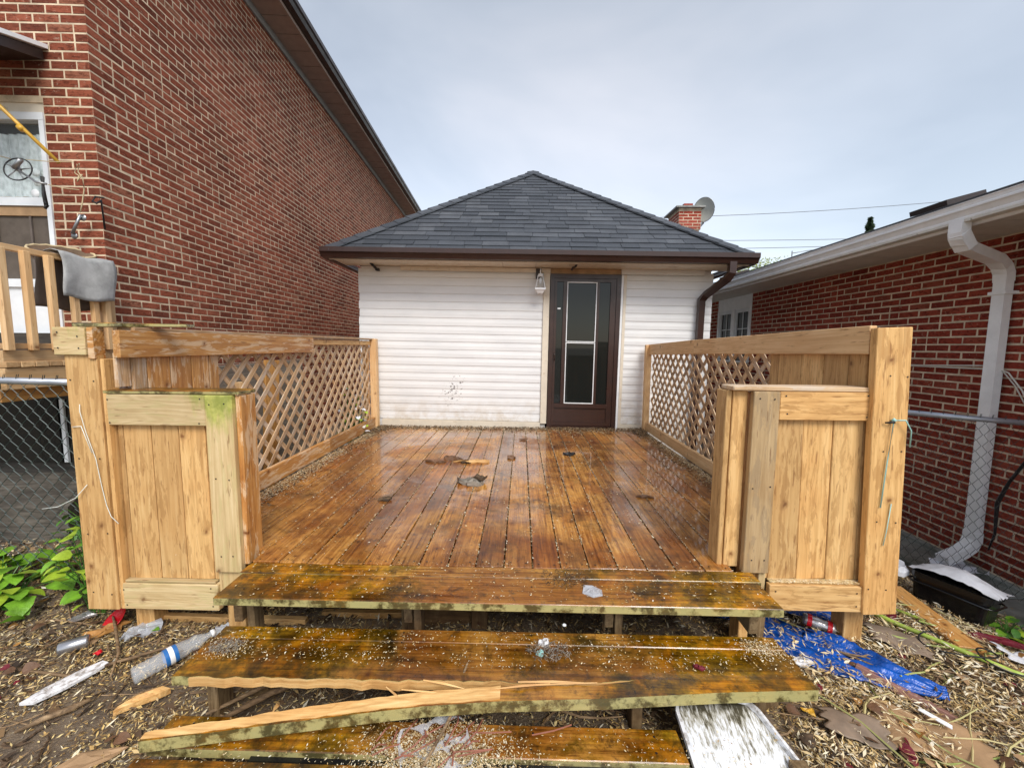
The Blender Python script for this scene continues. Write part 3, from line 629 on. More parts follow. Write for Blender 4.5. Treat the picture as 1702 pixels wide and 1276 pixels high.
part('base', frus(frus(MB(), c0, .095, .095, -.12, -.10), c0, .045, .085, -.165, -.12), m_white, LN)
part('bulb', MB().lathe([(0, -.04), (.022, -.025), (.026, 0), (.015, .025), (0, .035)], 12, Matrix.Translation(c0)), m_white, LN)
part('bracket', MB().tube([c0+Vector((0, 0, .1)), c0+Vector((0, .03, .13)), c0+Vector((-.01, .11, .12))], .009, 6).box((.18, GY-.03, 2.46), (.25, GY+.005, 2.59)), m_dkbrown, LN)

# ================================================================== DECK
DK = thing('wooden_deck', 'wet brown timber deck with steps, lattice sides and boarded end panels', 'deck', (0, 2, 0)); ORG[DK.name] = Vector((0, 2, 0))
D = .48
XL, XR = -1.93, 1.64
x = XL; pitch = .1428; k = 0
while x+.137 < XR+.02:
    z = D-.019+R.uniform(-.002, .002); ys_ = 1.905 if -1.40 < x+.0685 < 1.0 else 2.03; board('deck_board', DK, (x+.0685, ys_+R.uniform(-.003, .003), z), (x+.0685+R.uniform(-.003, .003), 5.33, z+R.uniform(-.002, .002)), .136+R.uniform(-.002, .001), .038, m_deck, c=.0022)
    x += pitch
SX0, SX1 = -1.335, 1.125
board('step_tread', DK, (SX0-.02, 1.853, D-.019), (SX1+.02, 1.858, D-.019), .086, .038, m_tread, c=.003)
board('step_tread', DK, (SX0, 1.71, D-.0185), (SX1, 1.715, D-.019), .190, .038, m_tread, c=.003)
# second step
board('step_tread', DK, (SX0+.01, 1.632, .291), (SX1-.0, 1.640, .291), .076, .038, m_tread, c=.003)
def ragged(path_front, path_back, z0, T, mat, name):
    """plank with free front and back outlines given as (x, y, z) lists of equal length"""
    n = len(path_front); o = (Vector(path_front[0])+Vector(path_front[-1]))/2
    vs = []
    for f_, b_ in zip(path_front, path_back):
        f_ = Vector(f_); b_ = Vector(b_); vs += [f_, b_, b_-Vector((0, 0, T)), f_-Vector((0, 0, T))]
    fs = [(0, 3, 2, 1), (4*n-4, 4*n-3, 4*n-2, 4*n-1)]
    for i in range(n-1):
        for j in range(4): fs.append((i*4+j, i*4+(j+1) % 4, (i+1)*4+(j+1) % 4, (i+1)*4+j))
    return part(name, MB().add(vs, fs), mat, DK)
rr = random.Random(3); N = 70; fr, bk, fr2, bk2 = [], [], [], []
BX = [-1.34, -.3, .3, .5, 1.13]; BY = [1.392, 1.402, 1.412, 1.432, 1.45]
KX = [-1.33, -.70, -.36, -.07, .31, .45]; KY = [1.268, 1.350, 1.375, 1.387, 1.400, 1.424]; KZ = [.195, .245, .28, .302, .310, .311]
FX = [-1.34, -.69, -.35, -.07, .31, .76, 1.13]; FY = [1.240, 1.305, 1.325, 1.331, 1.344, 1.384, 1.406]; FZ = [.193, .242, .277, .300, .309, .3095, .3095]
for i in range(N+1):
    t = i/N; x = SX0+.005+(SX1-SX0-.005)*t
    cut = np.interp(x, BX, BY)+rr.uniform(-.006, .006)*(x < .5)
    bk.append((x, 1.594+.003*t, .31)); fr.append((x, cut, .309))
ragged(fr, bk, 0, .038, m_tread, 'step_tread')
for i in range(N+1):
    t = i/N; x = SX0+.01+(SX1-SX0-.01)*t
    yb = np.interp(x, KX, KY)+rr.uniform(-.003, .003) if x < .45 else fr[i][1]-.0012
    yf = np.interp(x, FX, FY); zf = np.interp(x, FX, FZ); zb_ = np.interp(x, KX, KZ)
    fr2.append((x, float(yf), float(zf))); bk2.append((x, float(yb), float(zb_)+.003*rr.random()*(x < .4)))
ragged(fr2, bk2, 0, .044, m_tread, 'split_tread')['label'] = 'front strip of the second step, split off and fallen at its left end'
f3 = [(f_[0], f_[1]+.003+rr.uniform(0, .006), f_[2]+.0035) for f_ in fr2[:37]]; b3 = [(b_[0], b_[1]+.001, b_[2]+.0055) for b_ in bk2[:37]]
ragged(f3, b3, 0, .0035, m_split, 'split_face')
f4 = [(f_[0], f_[1]-.0035-.004*rr.random(), f_[2]-.002) for f_ in fr[2:52]]; b4 = [(f_[0], f_[1]+.004, f_[2]-.002) for f_ in fr[2:52]]
ragged(f4, b4, 0, .034, m_split, 'split_face')
for (a, b, r_) in (((-.50, 1.39, .29), (-.42, 1.345, .262), .0045), ((-.44, 1.385, .285), (-.24, 1.365, .285), .004), ((-.36, 1.40, .312), (-.20, 1.375, .305), .005), ((.0, 1.40, .315), (.25, 1.405, .315), .006), ((-.92, 1.39, .21), (-.90, 1.33, .235), .010), ((.12, 1.392, .318), (-.10, 1.372, .308), .005), ((.30, 1.405, .316), (.02, 1.385, .312), .004)):
    part('splinter', MB().tube([a, tuple((Vector(a)+Vector(b))/2+Vector((.004, 0, .003))), b], r_, 4, scales=[.6, 1, .25], smooth=False), m_split, DK)
# third step
board('step_tread', DK, (SX0-.0, 1.335, .121), (.60, 1.335, .121), .125, .038, m_tread, c=.003)
board('step_tread', DK, (SX0+.0, 1.17, .118), (.58, 1.17, .118), .135, .038, m_tread, c=.003)
# stringers & supports (pairs of planks in V)
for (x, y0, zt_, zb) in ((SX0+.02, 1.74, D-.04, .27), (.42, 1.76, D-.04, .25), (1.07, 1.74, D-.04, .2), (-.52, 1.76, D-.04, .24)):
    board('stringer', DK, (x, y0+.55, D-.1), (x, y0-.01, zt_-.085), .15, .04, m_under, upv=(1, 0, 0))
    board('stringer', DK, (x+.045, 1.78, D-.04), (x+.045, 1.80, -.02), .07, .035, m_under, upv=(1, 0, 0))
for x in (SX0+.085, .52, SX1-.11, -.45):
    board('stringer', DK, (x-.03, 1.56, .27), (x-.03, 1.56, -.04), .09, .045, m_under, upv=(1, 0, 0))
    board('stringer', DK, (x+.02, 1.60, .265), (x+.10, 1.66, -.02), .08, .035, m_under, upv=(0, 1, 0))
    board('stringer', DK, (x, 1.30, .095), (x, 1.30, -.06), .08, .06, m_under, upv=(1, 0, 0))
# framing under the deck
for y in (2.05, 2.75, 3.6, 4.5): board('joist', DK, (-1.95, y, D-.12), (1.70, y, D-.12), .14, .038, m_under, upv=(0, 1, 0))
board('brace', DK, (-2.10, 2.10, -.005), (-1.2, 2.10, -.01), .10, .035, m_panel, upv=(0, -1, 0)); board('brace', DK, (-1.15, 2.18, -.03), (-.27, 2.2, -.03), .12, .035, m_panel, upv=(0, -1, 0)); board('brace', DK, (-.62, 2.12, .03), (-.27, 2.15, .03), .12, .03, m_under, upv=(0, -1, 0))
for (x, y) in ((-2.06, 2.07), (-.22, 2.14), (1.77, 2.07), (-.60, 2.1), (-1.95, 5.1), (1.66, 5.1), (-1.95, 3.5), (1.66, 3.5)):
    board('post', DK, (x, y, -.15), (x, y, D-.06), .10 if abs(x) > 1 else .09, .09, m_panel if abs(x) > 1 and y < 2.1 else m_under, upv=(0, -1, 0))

# end panels
def vb(name, x0, x1, y, z0, z1, T, mat, par=DK, lean=0): return board(name, par, ((x0+x1)/2, y, z0), ((x0+x1)/2+R.uniform(-.001, .001)+lean, y, z1), x1-x0, T, mat, upv=(0, -1, 0))
def hb(name, x0, x1, y, z0, z1, T, mat): return board(name, DK, (x0, y, (z0+z1)/2), (x1, y, (z0+z1)/2), z1-z0, T, mat, upv=(0, -1, 0))
YP = 1.97
# left panel (seen from the steps)
vb('post_board', -2.255, -2.09, YP-.03, .19, 1.52, .038, m_panel)
vb('post_board', -2.086, -2.066, YP-.005, .19, 1.50, .07, m_panel)
hb('post_cap_board', -2.285, -2.125, YP-.045, 1.52, 1.655, .04, m_pale); hb('post_cap_board', -2.12, -2.09, YP-.03, 1.50, 1.655, .06, m_orange)
board('post_cap', DK, (-2.21, YP+.02, 1.668), (-1.97, YP+.03, 1.668), .13, .02, m_tread); board('post_cap', DK, (-2.15, YP+.10, 1.674), (-1.78, YP+.16, 1.674), .07, .018, m_tread)
for (a, b) in ((-2.058, -2.032), (-2.029, -1.888), (-1.885, -1.745), (-1.742, -1.605), (-1.602, -1.572)):
    vb('panel_board', a, b, YP+.005+R.uniform(-.002, .002), .345, 1.19, .025, m_panel)
hb('panel_rail', -2.085, -1.572, YP-.022, 1.17, 1.325, .034, m_pale); hb('panel_rail', -2.088, -1.565, YP-.022, .19, .332, .034, m_pale)
board('panel_ledge', DK, (-2.06, YP-.02, .341), (-1.58, YP-.02, .341), .03, .012, m_pale)
vb('pillar_board', -1.568, -1.43, YP-.028, .405, 1.325, .032, m_pale); vb('pillar_board', -1.568, -1.45, YP-.008, .28, .400, .03, m_pale)
board('pillar_board', DK, (-1.415, YP+.035, .44), (-1.415, YP+.035, 1.322), .115, .026, m_orange, upv=(1, 0, 0))
board('panel_cap', DK, (-2.085, YP+.025, 1.337), (-1.40, YP+.03, 1.337), .135, .018, m_tread, c=.004)
vb('post', -1.545, -1.452, YP+.04, .0, 1.30, .09, m_panel)
# boarded section behind, along the left side
for i, (a, b) in enumerate(((1.988, 2.06), (2.063, 2.20), (2.203, 2.345), (2.348, 2.48), (2.483, 2.56))):
    board('panel_board', DK, (-1.985, (a+b)/2, .60), (-1.985, (a+b)/2, 1.53), b-a-.002, .025, m_latt if i == 0 else m_orange, upv=(1, 0, 0))
board('panel_board', DK, (-1.995, 1.95, 1.36), (-1.995, 1.95, 1.53), .07, .02, m_latt, upv=(1, 0, 0))
board('top_rail', DK, (-1.965, 1.90, 1.574), (-1.965, 3.72, 1.574), .135, .036, m_orange, upv=(1, 0, 0)); board('top_rail', DK, (-1.99, 3.70, 1.60), (-1.99, 5.26, 1.605), .05, .03, m_panel, upv=(1, 0, 0)); board('rail_cap', DK, (-2.0, 1.99, 1.65), (-2.0, 5.3, 1.655), .09, .018, m_latt)
board('bottom_rail', DK, (-1.955, 2.02, .555), (-1.955, 3.95, .555), .135, .036, m_orange, upv=(1, 0, 0)); board('bottom_rail', DK, (-1.955, 3.955, .555), (-1.955, 5.22, .555), .135, .036, m_orange, upv=(1, 0, 0))
board('end_post', DK, (-1.955, 5.27, .47), (-1.955, 5.27, 1.66), .085, .085, m_new, upv=(0, -1, 0)); board('end_post', DK, (-2.04, 5.2, .3), (-2.04, 5.2, 1.60), .07, .05, m_orange, upv=(0, -1, 0))
# right panel
vb('post_board', 1.706, 1.868, YP-.045, .27, 1.68, .038, m_panel, DK, -.056); vb('post_board', 1.765, 1.85, YP+.06, .3, 1.60, .09, m_panel, DK, -.05)
for (a, b) in ((1.252, 1.262), (1.265, 1.405), (1.408, 1.55), (1.553, 1.695), (1.698, 1.722)):
    vb('panel_board', a, b, YP+.005+R.uniform(-.002, .002), .415, 1.26, .025, m_panel, DK, -.022)
hb('panel_rail', 1.245, 1.682, YP-.022, 1.235, 1.372, .034, m_panel); hb('panel_rail', 1.250, 1.708, YP-.036, .272, .405, .034, m_panel)
board('panel_ledge', DK, (1.26, YP-.02, .411), (1.70, YP-.02, .411), .03, .010, m_pale)
vb('pillar_board', 1.118, 1.243, YP-.028, .46, 1.372, .032, m_greyed); vb('pillar_board', 1.21, 1.245, YP-.008, .3, .455, .03, m_pale)
vb('pillar_board', 1.042, 1.113, YP+.015, .47, 1.372, .032, m_panel)
board('pillar_board', DK, (1.022, YP+.05, .47), (1.022, YP+.05, 1.372), .10, .026, m_panel, upv=(1, 0, 0))
board('panel_cap', DK, (1.02, YP+.02, 1.386), (1.668, YP+.025, 1.384), .12, .022, m_latt, c=.004)
vb('post', 1.14, 1.235, YP+.045, .0, 1.36, .09, m_panel)
for i, (a, b) in enumerate(((1.99, 2.10), (2.103, 2.27), (2.273, 2.45), (2.453, 2.66), (2.663, 2.75))):
    board('panel_board', DK, (1.70, (a+b)/2, .60), (1.70, (a+b)/2, 1.56), b-a-.002, .025, m_panel, upv=(-1, 0, 0))
board('top_rail', DK, (1.675, 1.955, 1.622), (1.675, 3.9, 1.585), .135, .036, m_new, upv=(-1, 0, 0)); board('top_rail', DK, (1.675, 3.905, 1.585), (1.675, 5.3, 1.545), .135, .036, m_new, upv=(-1, 0, 0))
board('bottom_rail', DK, (1.665, 2.02, .54), (1.665, 3.9, .54), .11, .036, m_new, upv=(-1, 0, 0)); board('bottom_rail', DK, (1.665, 3.905, .54), (1.665, 5.26, .54), .11, .036, m_new, upv=(-1, 0, 0))
board('end_post', DK, (1.655, 5.27, .46), (1.655, 5.27, 1.61), .075, .06, m_new, upv=(0, -1, 0))
def lattice(X, y0, y1, z0, z1, side):
    sp = .152
    for lay, (sg, off) in enumerate(((1, 0), (-1, .008))):
        t = y0-(z1-z0)
        while t < y1:
            ya, yb = t, t+(z1-z0); za, zb = z0, z1
            if ya < y0: za += y0-ya; ya = y0
            if yb > y1: zb -= yb-y1; yb = y1
            if yb-ya > .05:
                if sg < 0: A, B = (X-side*off, ya, z1-(za-z0)), (X-side*off, yb, z1-(zb-z0))
                else: A, B = (X, ya, za), (X, yb, zb)
                board('lattice_strip', DK, A, B, 0.039, .0075, m_latt, upv=(side, 0, 0), c=.001)
            t += sp*(1+R.uniform(-.06, .06))
lattice(-2.0, 2.57, 5.22, .50, 1.62, 1); lattice(1.71, 2.76, 5.24, .5, 1.56, -1)

# ================================================================== LEFT SIDE
ND = thing('neighbour_platform', 'raised pine landing with baluster railing by the left house', 'landing', (-3.4, 2.6, 0)); ORG[ND.name] = Vector((-3.4, 2.6, 0))
NX = -3.06
board('top_rail', ND, (NX, 2.28, 2.14), (NX, 2.95, 2.135), .04, .035, m_new); board('bottom_rail', ND, (NX, 2.28, 1.555), (NX, 2.95, 1.555), .04, .035, m_new)
for y in (2.30, 2.42, 2.545, 2.675, 2.80, 2.88): board('baluster', ND, (NX+.035, y, 1.53), (NX+.035, y, 2.13), .038, .034, m_new, upv=(1, 0, 0))
board('corner_post', ND, (NX-.03, 2.93, 1.50), (NX-.03, 2.93, 2.14), .08, .08, m_new, upv=(1, 0, 0))
board('kick_board', ND, (NX+.0, 2.28, 1.495), (NX+.0, 2.98, 1.495), .075, .03, m_new, upv=(1, 0, 0))
y = 2.28
while y < 2.98: board('plank', ND, (NX-1.5, y+.035, 1.445), (NX+.03, y+.035, 1.445), .070, .034, m_new); y += .0735
board('rim_board', ND, (NX+.0, 2.28, 1.36), (NX+.0, 2.99, 1.36), .13, .035, m_new, upv=(1, 0, 0)); board('rim_board', ND, (NX-.04, 2.28, 1.26), (NX-.04, 2.99, 1.26), .08, .035, m_plank, upv=(1, 0, 0))
board('dark_fill_board', ND, (-5.0, 2.97, .9), (-3.2, 2.97, .9), 1.5, .02, m_void_wood, upv=(0, -1, 0))  # added dark sheet standing in for the shade beneath the landing
board('dark_fill_board', ND, (-3.19, 2.98, .75), (-2.45, 3.02, .75), 1.3, .02, m_hatch, upv=(0, -1, 0))
board('post', ND, (NX-.08, 2.9, -.1), (NX-.08, 2.9, 1.25), .09, .09, m_grey, upv=(1, 0, 0))
board('trim', ND, (-3.50, 2.94, .66), (-3.50, 2.94, 1.15), .03, .02, m_whitev, upv=(0, -1, 0))
single('basement_window', MB().box((-4.3, 2.93, .66), (-3.53, 2.955, 1.15)), m_glass, 'dark cellar window behind the chain link under the landing', 'window')
single('sloping_hatch', MB().add([(-5.2, 2.68, .34), (-3.15, 2.62, .44), (-3.25, 3.02, .62), (-5.2, 3.03, .58), (-5.2, 2.66, .1), (-3.15, 2.60, .1), (-3.25, 3.02, .1), (-5.2, 3.03, .1)], [(0, 1, 2, 3), (0, 4, 5, 1), (1, 5, 6, 2)]), m_hatch, 'weathered grey sloping cellar hatch behind the left chain link fence', 'hatch')
# rug over the rail
RG = thing('grey_rug', 'grey felt rug hung over the landing railing by the brick corner', 'rug', (NX, 2.7, 2.1)); ORG[RG.name] = Vector((NX, 2.7, 2.1))
def cloth(ya, yb, drop, X, sgn, ztop, n=14, m_=12):
    vs = []
    for j in range(m_+1):
        for i in range(n+1):
            t = i/n; s_ = j/m_; yy = ya+(yb-ya)*t; zz = ztop-drop*s_+.01*math.sin(t*7+1); xx = X+sgn*(.006+.012*math.sin(t*9+s_*2)*s_+.010*smooth(s_*6))
            if s_ == 0: zz += 0
            vs.append((xx, yy+.010*math.sin(s_*5), zz))
    return vs, [(j*(n+1)+i, j*(n+1)+i+1, (j+1)*(n+1)+i+1, (j+1)*(n+1)+i) for j in range(m_) for i in range(n)]
v1, f1 = cloth(2.58, 2.93, .29, NX+.055, 1, 2.165); v2, f2_ = cloth(2.53, 2.90, .36, NX-.03, -1, 2.162)
mb = MB().add(v1, f1, True); nn = 15
top = [(NX+.05+.006, p[1], p[2]) for p in v1[:nn]]+[(NX+.01, p[1], p[2]+.012) for p in v1[:nn]]+[(NX-.036, p[1], p[2]) for p in v1[:nn]]
mb.add(top, [(j*nn+i, j*nn+i+1, (j+1)*nn+i+1, (j+1)*nn+i) for j in range(2) for i in range(nn-1)], True)
o = part('outer_fall', mb, m_rug, RG); sm = o.modifiers.new('s', 'SOLIDIFY'); sm.thickness = .003
o = part('inner_fall', MB().add(v2, f2_, True), m_rugd, RG); sm = o.modifiers.new('s', 'SOLIDIFY'); sm.thickness = .006
# basket
BK_ = thing('wicker_basket', 'tilted flat wicker basket resting behind the landing rail', 'basket', (-3.33, 2.92, 2.2)); ORG[BK_.name] = Vector((-3.33, 2.92, 2.2))
Mb = Matrix.Translation((-3.34, 2.9, 2.225))@Matrix.Rotation(rad(16), 4, 'Y')@Matrix.Rotation(rad(12), 4, 'X')
part('bowl', MB().lathe([(.0, -.05), (.11, -.05), (.15, -.02), (.17, .01), (.16, .01), (.14, -.015), (0, -.035)], 28, Mb), m_wicker, BK_)
for k in range(4): part('rim_coil', MB().tube([Mb@Vector(((.168-.006*k)*math.cos(a*math.pi/14), (.168-.006*k)*math.sin(a*math.pi/14), .012-.018*k+.003*math.sin(a*3))) for a in range(29)], .008, 5), m_wicker if k else m_rope, BK_)
# pulley and pole
PL = thing('clothesline_pulley', 'round metal clothesline pulley hanging in front of the storm door', 'pulley', (-3.5, 2.9, 2.8)); ORG[PL.name] = Vector((-3.5, 2.9, 2.8))
Mp = Matrix.Translation((-3.555, 2.86, 2.79))@Matrix.Rotation(rad(78), 4, 'X')@Matrix.Rotation(rad(12), 4, 'Y')
part('wheel', MB().tube([Mp@Vector((.082*math.cos(a*math.pi/16), .082*math.sin(a*math.pi/16), 0)) for a in range(33)], .0042, 6), m_wire, PL)
part('hub', MB().lathe([(0, .008), (.016, .008), (.018, -.008), (0, -.008)], 14, Mp), m_lead, PL)
for k in range(5): part('spoke', MB().tube([Mp@Vector((.016*math.cos(k*1.2566), .016*math.sin(k*1.2566), 0)), Mp@Vector((.078*math.cos(k*1.2566+.25), .078*math.sin(k*1.2566+.25), 0))], .004, 5), m_lead, PL)
part('yoke', MB().tube([(-3.52, 2.84, 2.77), (-3.42, 2.85, 2.70), (-3.36, 2.86, 2.69)], .008, 5).tube([(-3.56, 2.84, 2.79), (-3.49, 2.83, 2.84)], .016, 6), m_lead, PL)
part('clamp', MB().tube([(-3.385, 2.86, 2.74), (-3.385, 2.86, 2.62), (-3.375, 2.86, 2.54)], .012, 6).tube([(-3.375, 2.85, 2.57), (-3.355, 2.85, 2.54), (-3.375, 2.85, 2.52)], .009, 5), m_wire, PL)
for i, (a, b) in enumerate((((-3.49, 2.86, 2.855), (-3.19, 2.9, 2.855)), ((-3.36, 2.87, 2.69), (-3.17, 2.9, 2.665)), ((-3.75, 2.2, 2.81), (-3.6, 2.86, 2.86)))): part('line', MB().tube([a, tuple((Vector(a)+Vector(b))/2-Vector((0, 0, .006))), b], .0028, 4), m_rope, PL)
single('yellow_pole', MB().tube([(-4.0, 2.55, 3.78), (-3.48, 2.82, 3.08), (-3.30, 2.90, 2.85)], .012, 8).tube([(-3.475, 2.825, 3.06), (-3.455, 2.835, 3.035)], .02, 8), m_yellow, 'thin yellow pole slanting down across the storm door', 'pole')
rk = MB().tube([(-3.185, 2.93, 2.86), (-3.20, 2.93, 2.80), (-3.17, 2.93, 2.76), (-3.165, 2.93, 2.68), (-3.19, 2.93, 2.58), (-3.21, 2.93, 2.52)], .004, 5).tube([(-3.19, 2.92, 2.85), (-3.215, 2.92, 2.79), (-3.185, 2.92, 2.77), (-3.20, 2.92, 2.73), (-3.16, 2.92, 2.78)], .0035, 5)
single('tangled_rope', rk, m_rope, 'tangled cream rope hanging on the brick beside the pulley', 'rope')
hk = MB().tube([(-3.13, 3.03, 2.655), (-3.12, 2.96, 2.64), (-3.125, 2.94, 2.60), (-3.105, 2.95, 2.59), (-3.10, 2.98, 2.62), (-3.10, 2.99, 2.42)], .006, 6)
single('iron_hook', hk, m_wire, 'dark iron hook fixed on the brick near the house corner', 'hook')
tb = MB().tube([(-3.265, 2.98, 2.52), (-3.33, 2.97, 2.38)], .010, 6)
for p in ((-3.255, 2.99, 2.50), (-3.335, 2.99, 2.37)): tb.lathe([(0, 0), (.024, 0), (.024, .004), (0, .006)], 14, Matrix.Translation(p)@Matrix.Rotation(math.pi/2, 4, 'X'))
single('line_tightener', tb, m_lead, 'short metal bar with two round discs on the brick above the basket', 'tightener')

# fences
def mesh_fence(par, A, B, zt0, zt1, zb0, zb1, mat, cell=.078, wr=.0016, bulge=.0):
    A = Vector(A); B = Vector(B); L = (B-A).length; d = (B-A)/L; nrm_ = Vector((-d.y, d.x, 0)); mb = MB(); n = int(L/cell*2)+1; h0 = max(zt0-zb0, zt1-zb1); rows_ = int(h0/(cell*.55))
    for i in range(-1, n+1):
        path = []
        for j in range(rows_+1):
            s_ = (i+.5+(1 if (j+i) % 2 else 0)*1.0)*cell/2; u = s_+.006*mnoise.noise(Vector((i*.3, j*.3, 2))); t = max(0, min(1, u/L)); zt_ = zt0+(zt1-zt0)*t; zb_ = zb0+(zb1-zb0)*t
            z = zt_-(zt_-zb_)*j/rows_; p = A+d*max(0, min(L, u)); path.append((p.x+nrm_.x*.004*(1 if (i+j) % 2 else -1), p.y+nrm_.y*.004*(1 if (i+j) % 2 else -1)+bulge*math.sin(j*.3), z))
        mb.tube(path, wr, 3, smooth=False)
        p = path[0]; mb.tube([p, (p[0]+d.x*.008, p[1]+d.y*.008, p[2]+.03)], wr, 3, smooth=False)
    o = part('wire_mesh', mb, mat, par); o['kind'] = 'stuff'; return o
FL = thing('chain_link_fence', 'dark green chain link fence beside the deck on the left', 'fence', (-3.2, 2.5, 0)); ORG[FL.name] = Vector((-3.2, 2.5, 0))
part('top_rail', MB().tube([(-4.6, 2.22, 1.385), (-2.24, 2.20, 1.35)], .020, 10), m_galv, FL)
mesh_fence(FL, (-4.6, 2.21, 0), (-2.22, 2.19, 0), 1.39, 1.36, .24, .22, m_mesh, .078, .0019)
part('post', MB().tube([(-2.3, 2.25, -.1), (-2.3, 2.25, 1.36)], .024, 10), m_galv, FL)
FR = thing('chain_link_fence', 'grey chain link fence in front of the bungalow wall on the right', 'fence', (3.2, 3.1, 0)); ORG[FR.name] = Vector((3.2, 3.1, 0))
part('top_rail', MB().tube([(2.94, 3.09, 1.10), (4.05, 2.86, 1.03)], .021, 10), m_galv, FR); part('post', MB().tube([(2.90, 3.13, -.3), (2.90, 3.13, 1.10)], .024, 10).lathe([(.027, 0), (.022, .02), (0, .03)], 10, Matrix.Translation((2.90, 3.13, 1.1))), m_galv, FR)
mesh_fence(FR, (2.92, 3.08, 0), (4.05, 2.85, 0), 1.11, 1.04, -.20, -.32, m_meshR, .075, .0017)

# behind the left lattice
LP = [((-2.45, 2.9, 0), (-2.42, 2.95, 1.35), .16, m_plank), ((-2.5, 3.35, 0), (-2.46, 3.4, 1.25), .15, m_new), ((-2.55, 3.9, 0), (-2.5, 3.95, 1.42), .16, m_plank)]
labs = ['orange plank standing nearest behind the left lattice', 'pale plank standing second behind the left lattice', 'orange plank standing farthest behind the left lattice']
for (a, b, w__, m__), lb in zip(LP, labs): tag(board('leaning_plank', None, a, b, w__, .03, m__, upv=(1, -.3, 0)), lb, 'plank', 'planks standing behind the left lattice')
gs = board('plywood_sheet', None, (-2.75, 2.7, .75), (-2.95, 5.3, .75), 1.25, .03, m_grey, upv=(1, 0, 0)); tag(gs, 'weathered grey sheet panel standing behind the left lattice', 'panel')
gs = board('storage_tub', None, (2.25, 3.1, .35), (2.3, 4.6, .35), .5, .4, m_cardg, upv=(1, 0, 0), c=.04); tag(gs, 'brown storage bench behind the right lattice', 'bench')

# ================================================================== FAR THINGS
CH = thing('brick_chimney', 'square red brick chimney with crumbling top beyond the charcoal roof', 'chimney', (3.75, 9.6, 0)); ORG[CH.name] = Vector((0, 0, 0)); CH.location = (0, 0, 0)
CX0, CX1, CY0, CY1, CZ = 3.52, 3.95, 9.35, 9.95, 4.63
part('core', MB().box((CX0, CY0, -.3), (CX1, CY1, CZ)), m_mortar2, CH)
brick_field(CH, (CX0, CY0, 0), (1, 0, 0), (0, -1, 0), CX1-CX0, 3.6, 4.2, m_brickC, (), 60, TR, seedv=21); brick_field(CH, (CX0, CY0, 0), (0, 1, 0), (-1, 0, 0), CY1-CY0, 3.6, 4.2, m_brickC, (), 80, TR, seedv=22)
part('collar', MB().box((CX0-.03, CY0-.03, 4.205), (CX1+.03, CY1+.03, CZ+.0)), m_mortar2, CH)
brick_field(CH, (CX0-.03, CY0-.03, 0), (1, 0, 0), (0, -1, 0), CX1-CX0+.06, 4.215, 4.62, m_brickC, (), 40, TR, seedv=23); brick_field(CH, (CX0-.03, CY0-.03, 0), (0, 1, 0), (-1, 0, 0), CY1-CY0+.06, 4.215, 4.62, m_brickC, (), 40, TR, seedv=24)
part('parging', MB().box((CX0-.035, CY0-.04, 4.63), (CX1+.035, CY1+.035, 4.665)), m_mortar2, CH); part('cap_slab', MB().box((CX0-.12, CY0-.11, 4.667), (CX1+.09, CY1+.09, 4.70)), m_found, CH)
part('flue', MB().box((3.66, 9.5, 4.702), (3.86, 9.7, 4.83)), m_brickC, CH); part('loose_slate', MB().box((3.45, 9.5, 4.705), (3.7, 9.75, 4.73), Matrix.Rotation(-.25, 3, 'Y'), (3.45, 9.5, 4.655)).box((3.8, 9.5, 4.7), (3.97, 9.7, 4.73), Matrix.Rotation(.5, 3, 'Y'), (3.8, 9.5, 4.7)), m_lead, CH)
DS = thing('satellite_dish', 'round grey satellite dish mounted beside the brick chimney', 'satellite dish', (4.15, 9.5, 4.3)); ORG[DS.name] = Vector((4.15, 9.5, 4.3))
Md = Matrix.Translation((4.09, 9.42, 4.66))@Matrix.Rotation(rad(-38), 4, 'Z')@Matrix.Rotation(rad(100), 4, 'X')@Matrix.Diagonal((.85, 1, 1, 1))
part('reflector', MB().lathe([(.001, 0), (.1, .008), (.2, .034), (.255, .058), (.262, .056), (.2, .028), (.1, .0), (.001, -.006)], 32, Md), m_dish, DS); part('rim', MB().tube([Md@Vector((.26*math.cos(a*math.pi/16), .26*math.sin(a*math.pi/16), .057)) for a in range(33)], .007, 5), m_lead, DS)
part('mast', MB().tube([(4.13, 9.48, 4.62), (4.11, 9.5, 4.4), (3.98, 9.52, 4.25)], .022, 8).tube([(4.12, 9.48, 4.5), (4.0, 9.5, 4.2)], .014, 6), m_lead, DS)
def wire(a, b, sag, r_, lb, i):
    a = Vector(a); b = Vector(b); P = [a.lerp(b, t/20)-Vector((0, 0, sag*4*(t/20)*(1-t/20))) for t in range(21)]
    tag(part('power_line', MB().tube(P, r_, 4), m_pwire), lb, 'power line', 'power lines crossing behind the houses')
wire((-9, 45, 15.6), (45, 45, 17.2), .8, .030, 'topmost power line, rising to the right above the white gutter', 0)
wire((-9, 45, 13.6), (45, 45, 13.6), .5, .030, 'middle power line, level behind the white gutter', 1)
wire((-9, 45, 12.4), (45, 45, 13.0), .5, .030, 'lowest power line, behind the right roof', 2)
wire((-30, 40, 18.5), (5, 60, 17.5), .6, .035, 'faint power line between the left eave and the charcoal roof', 3)
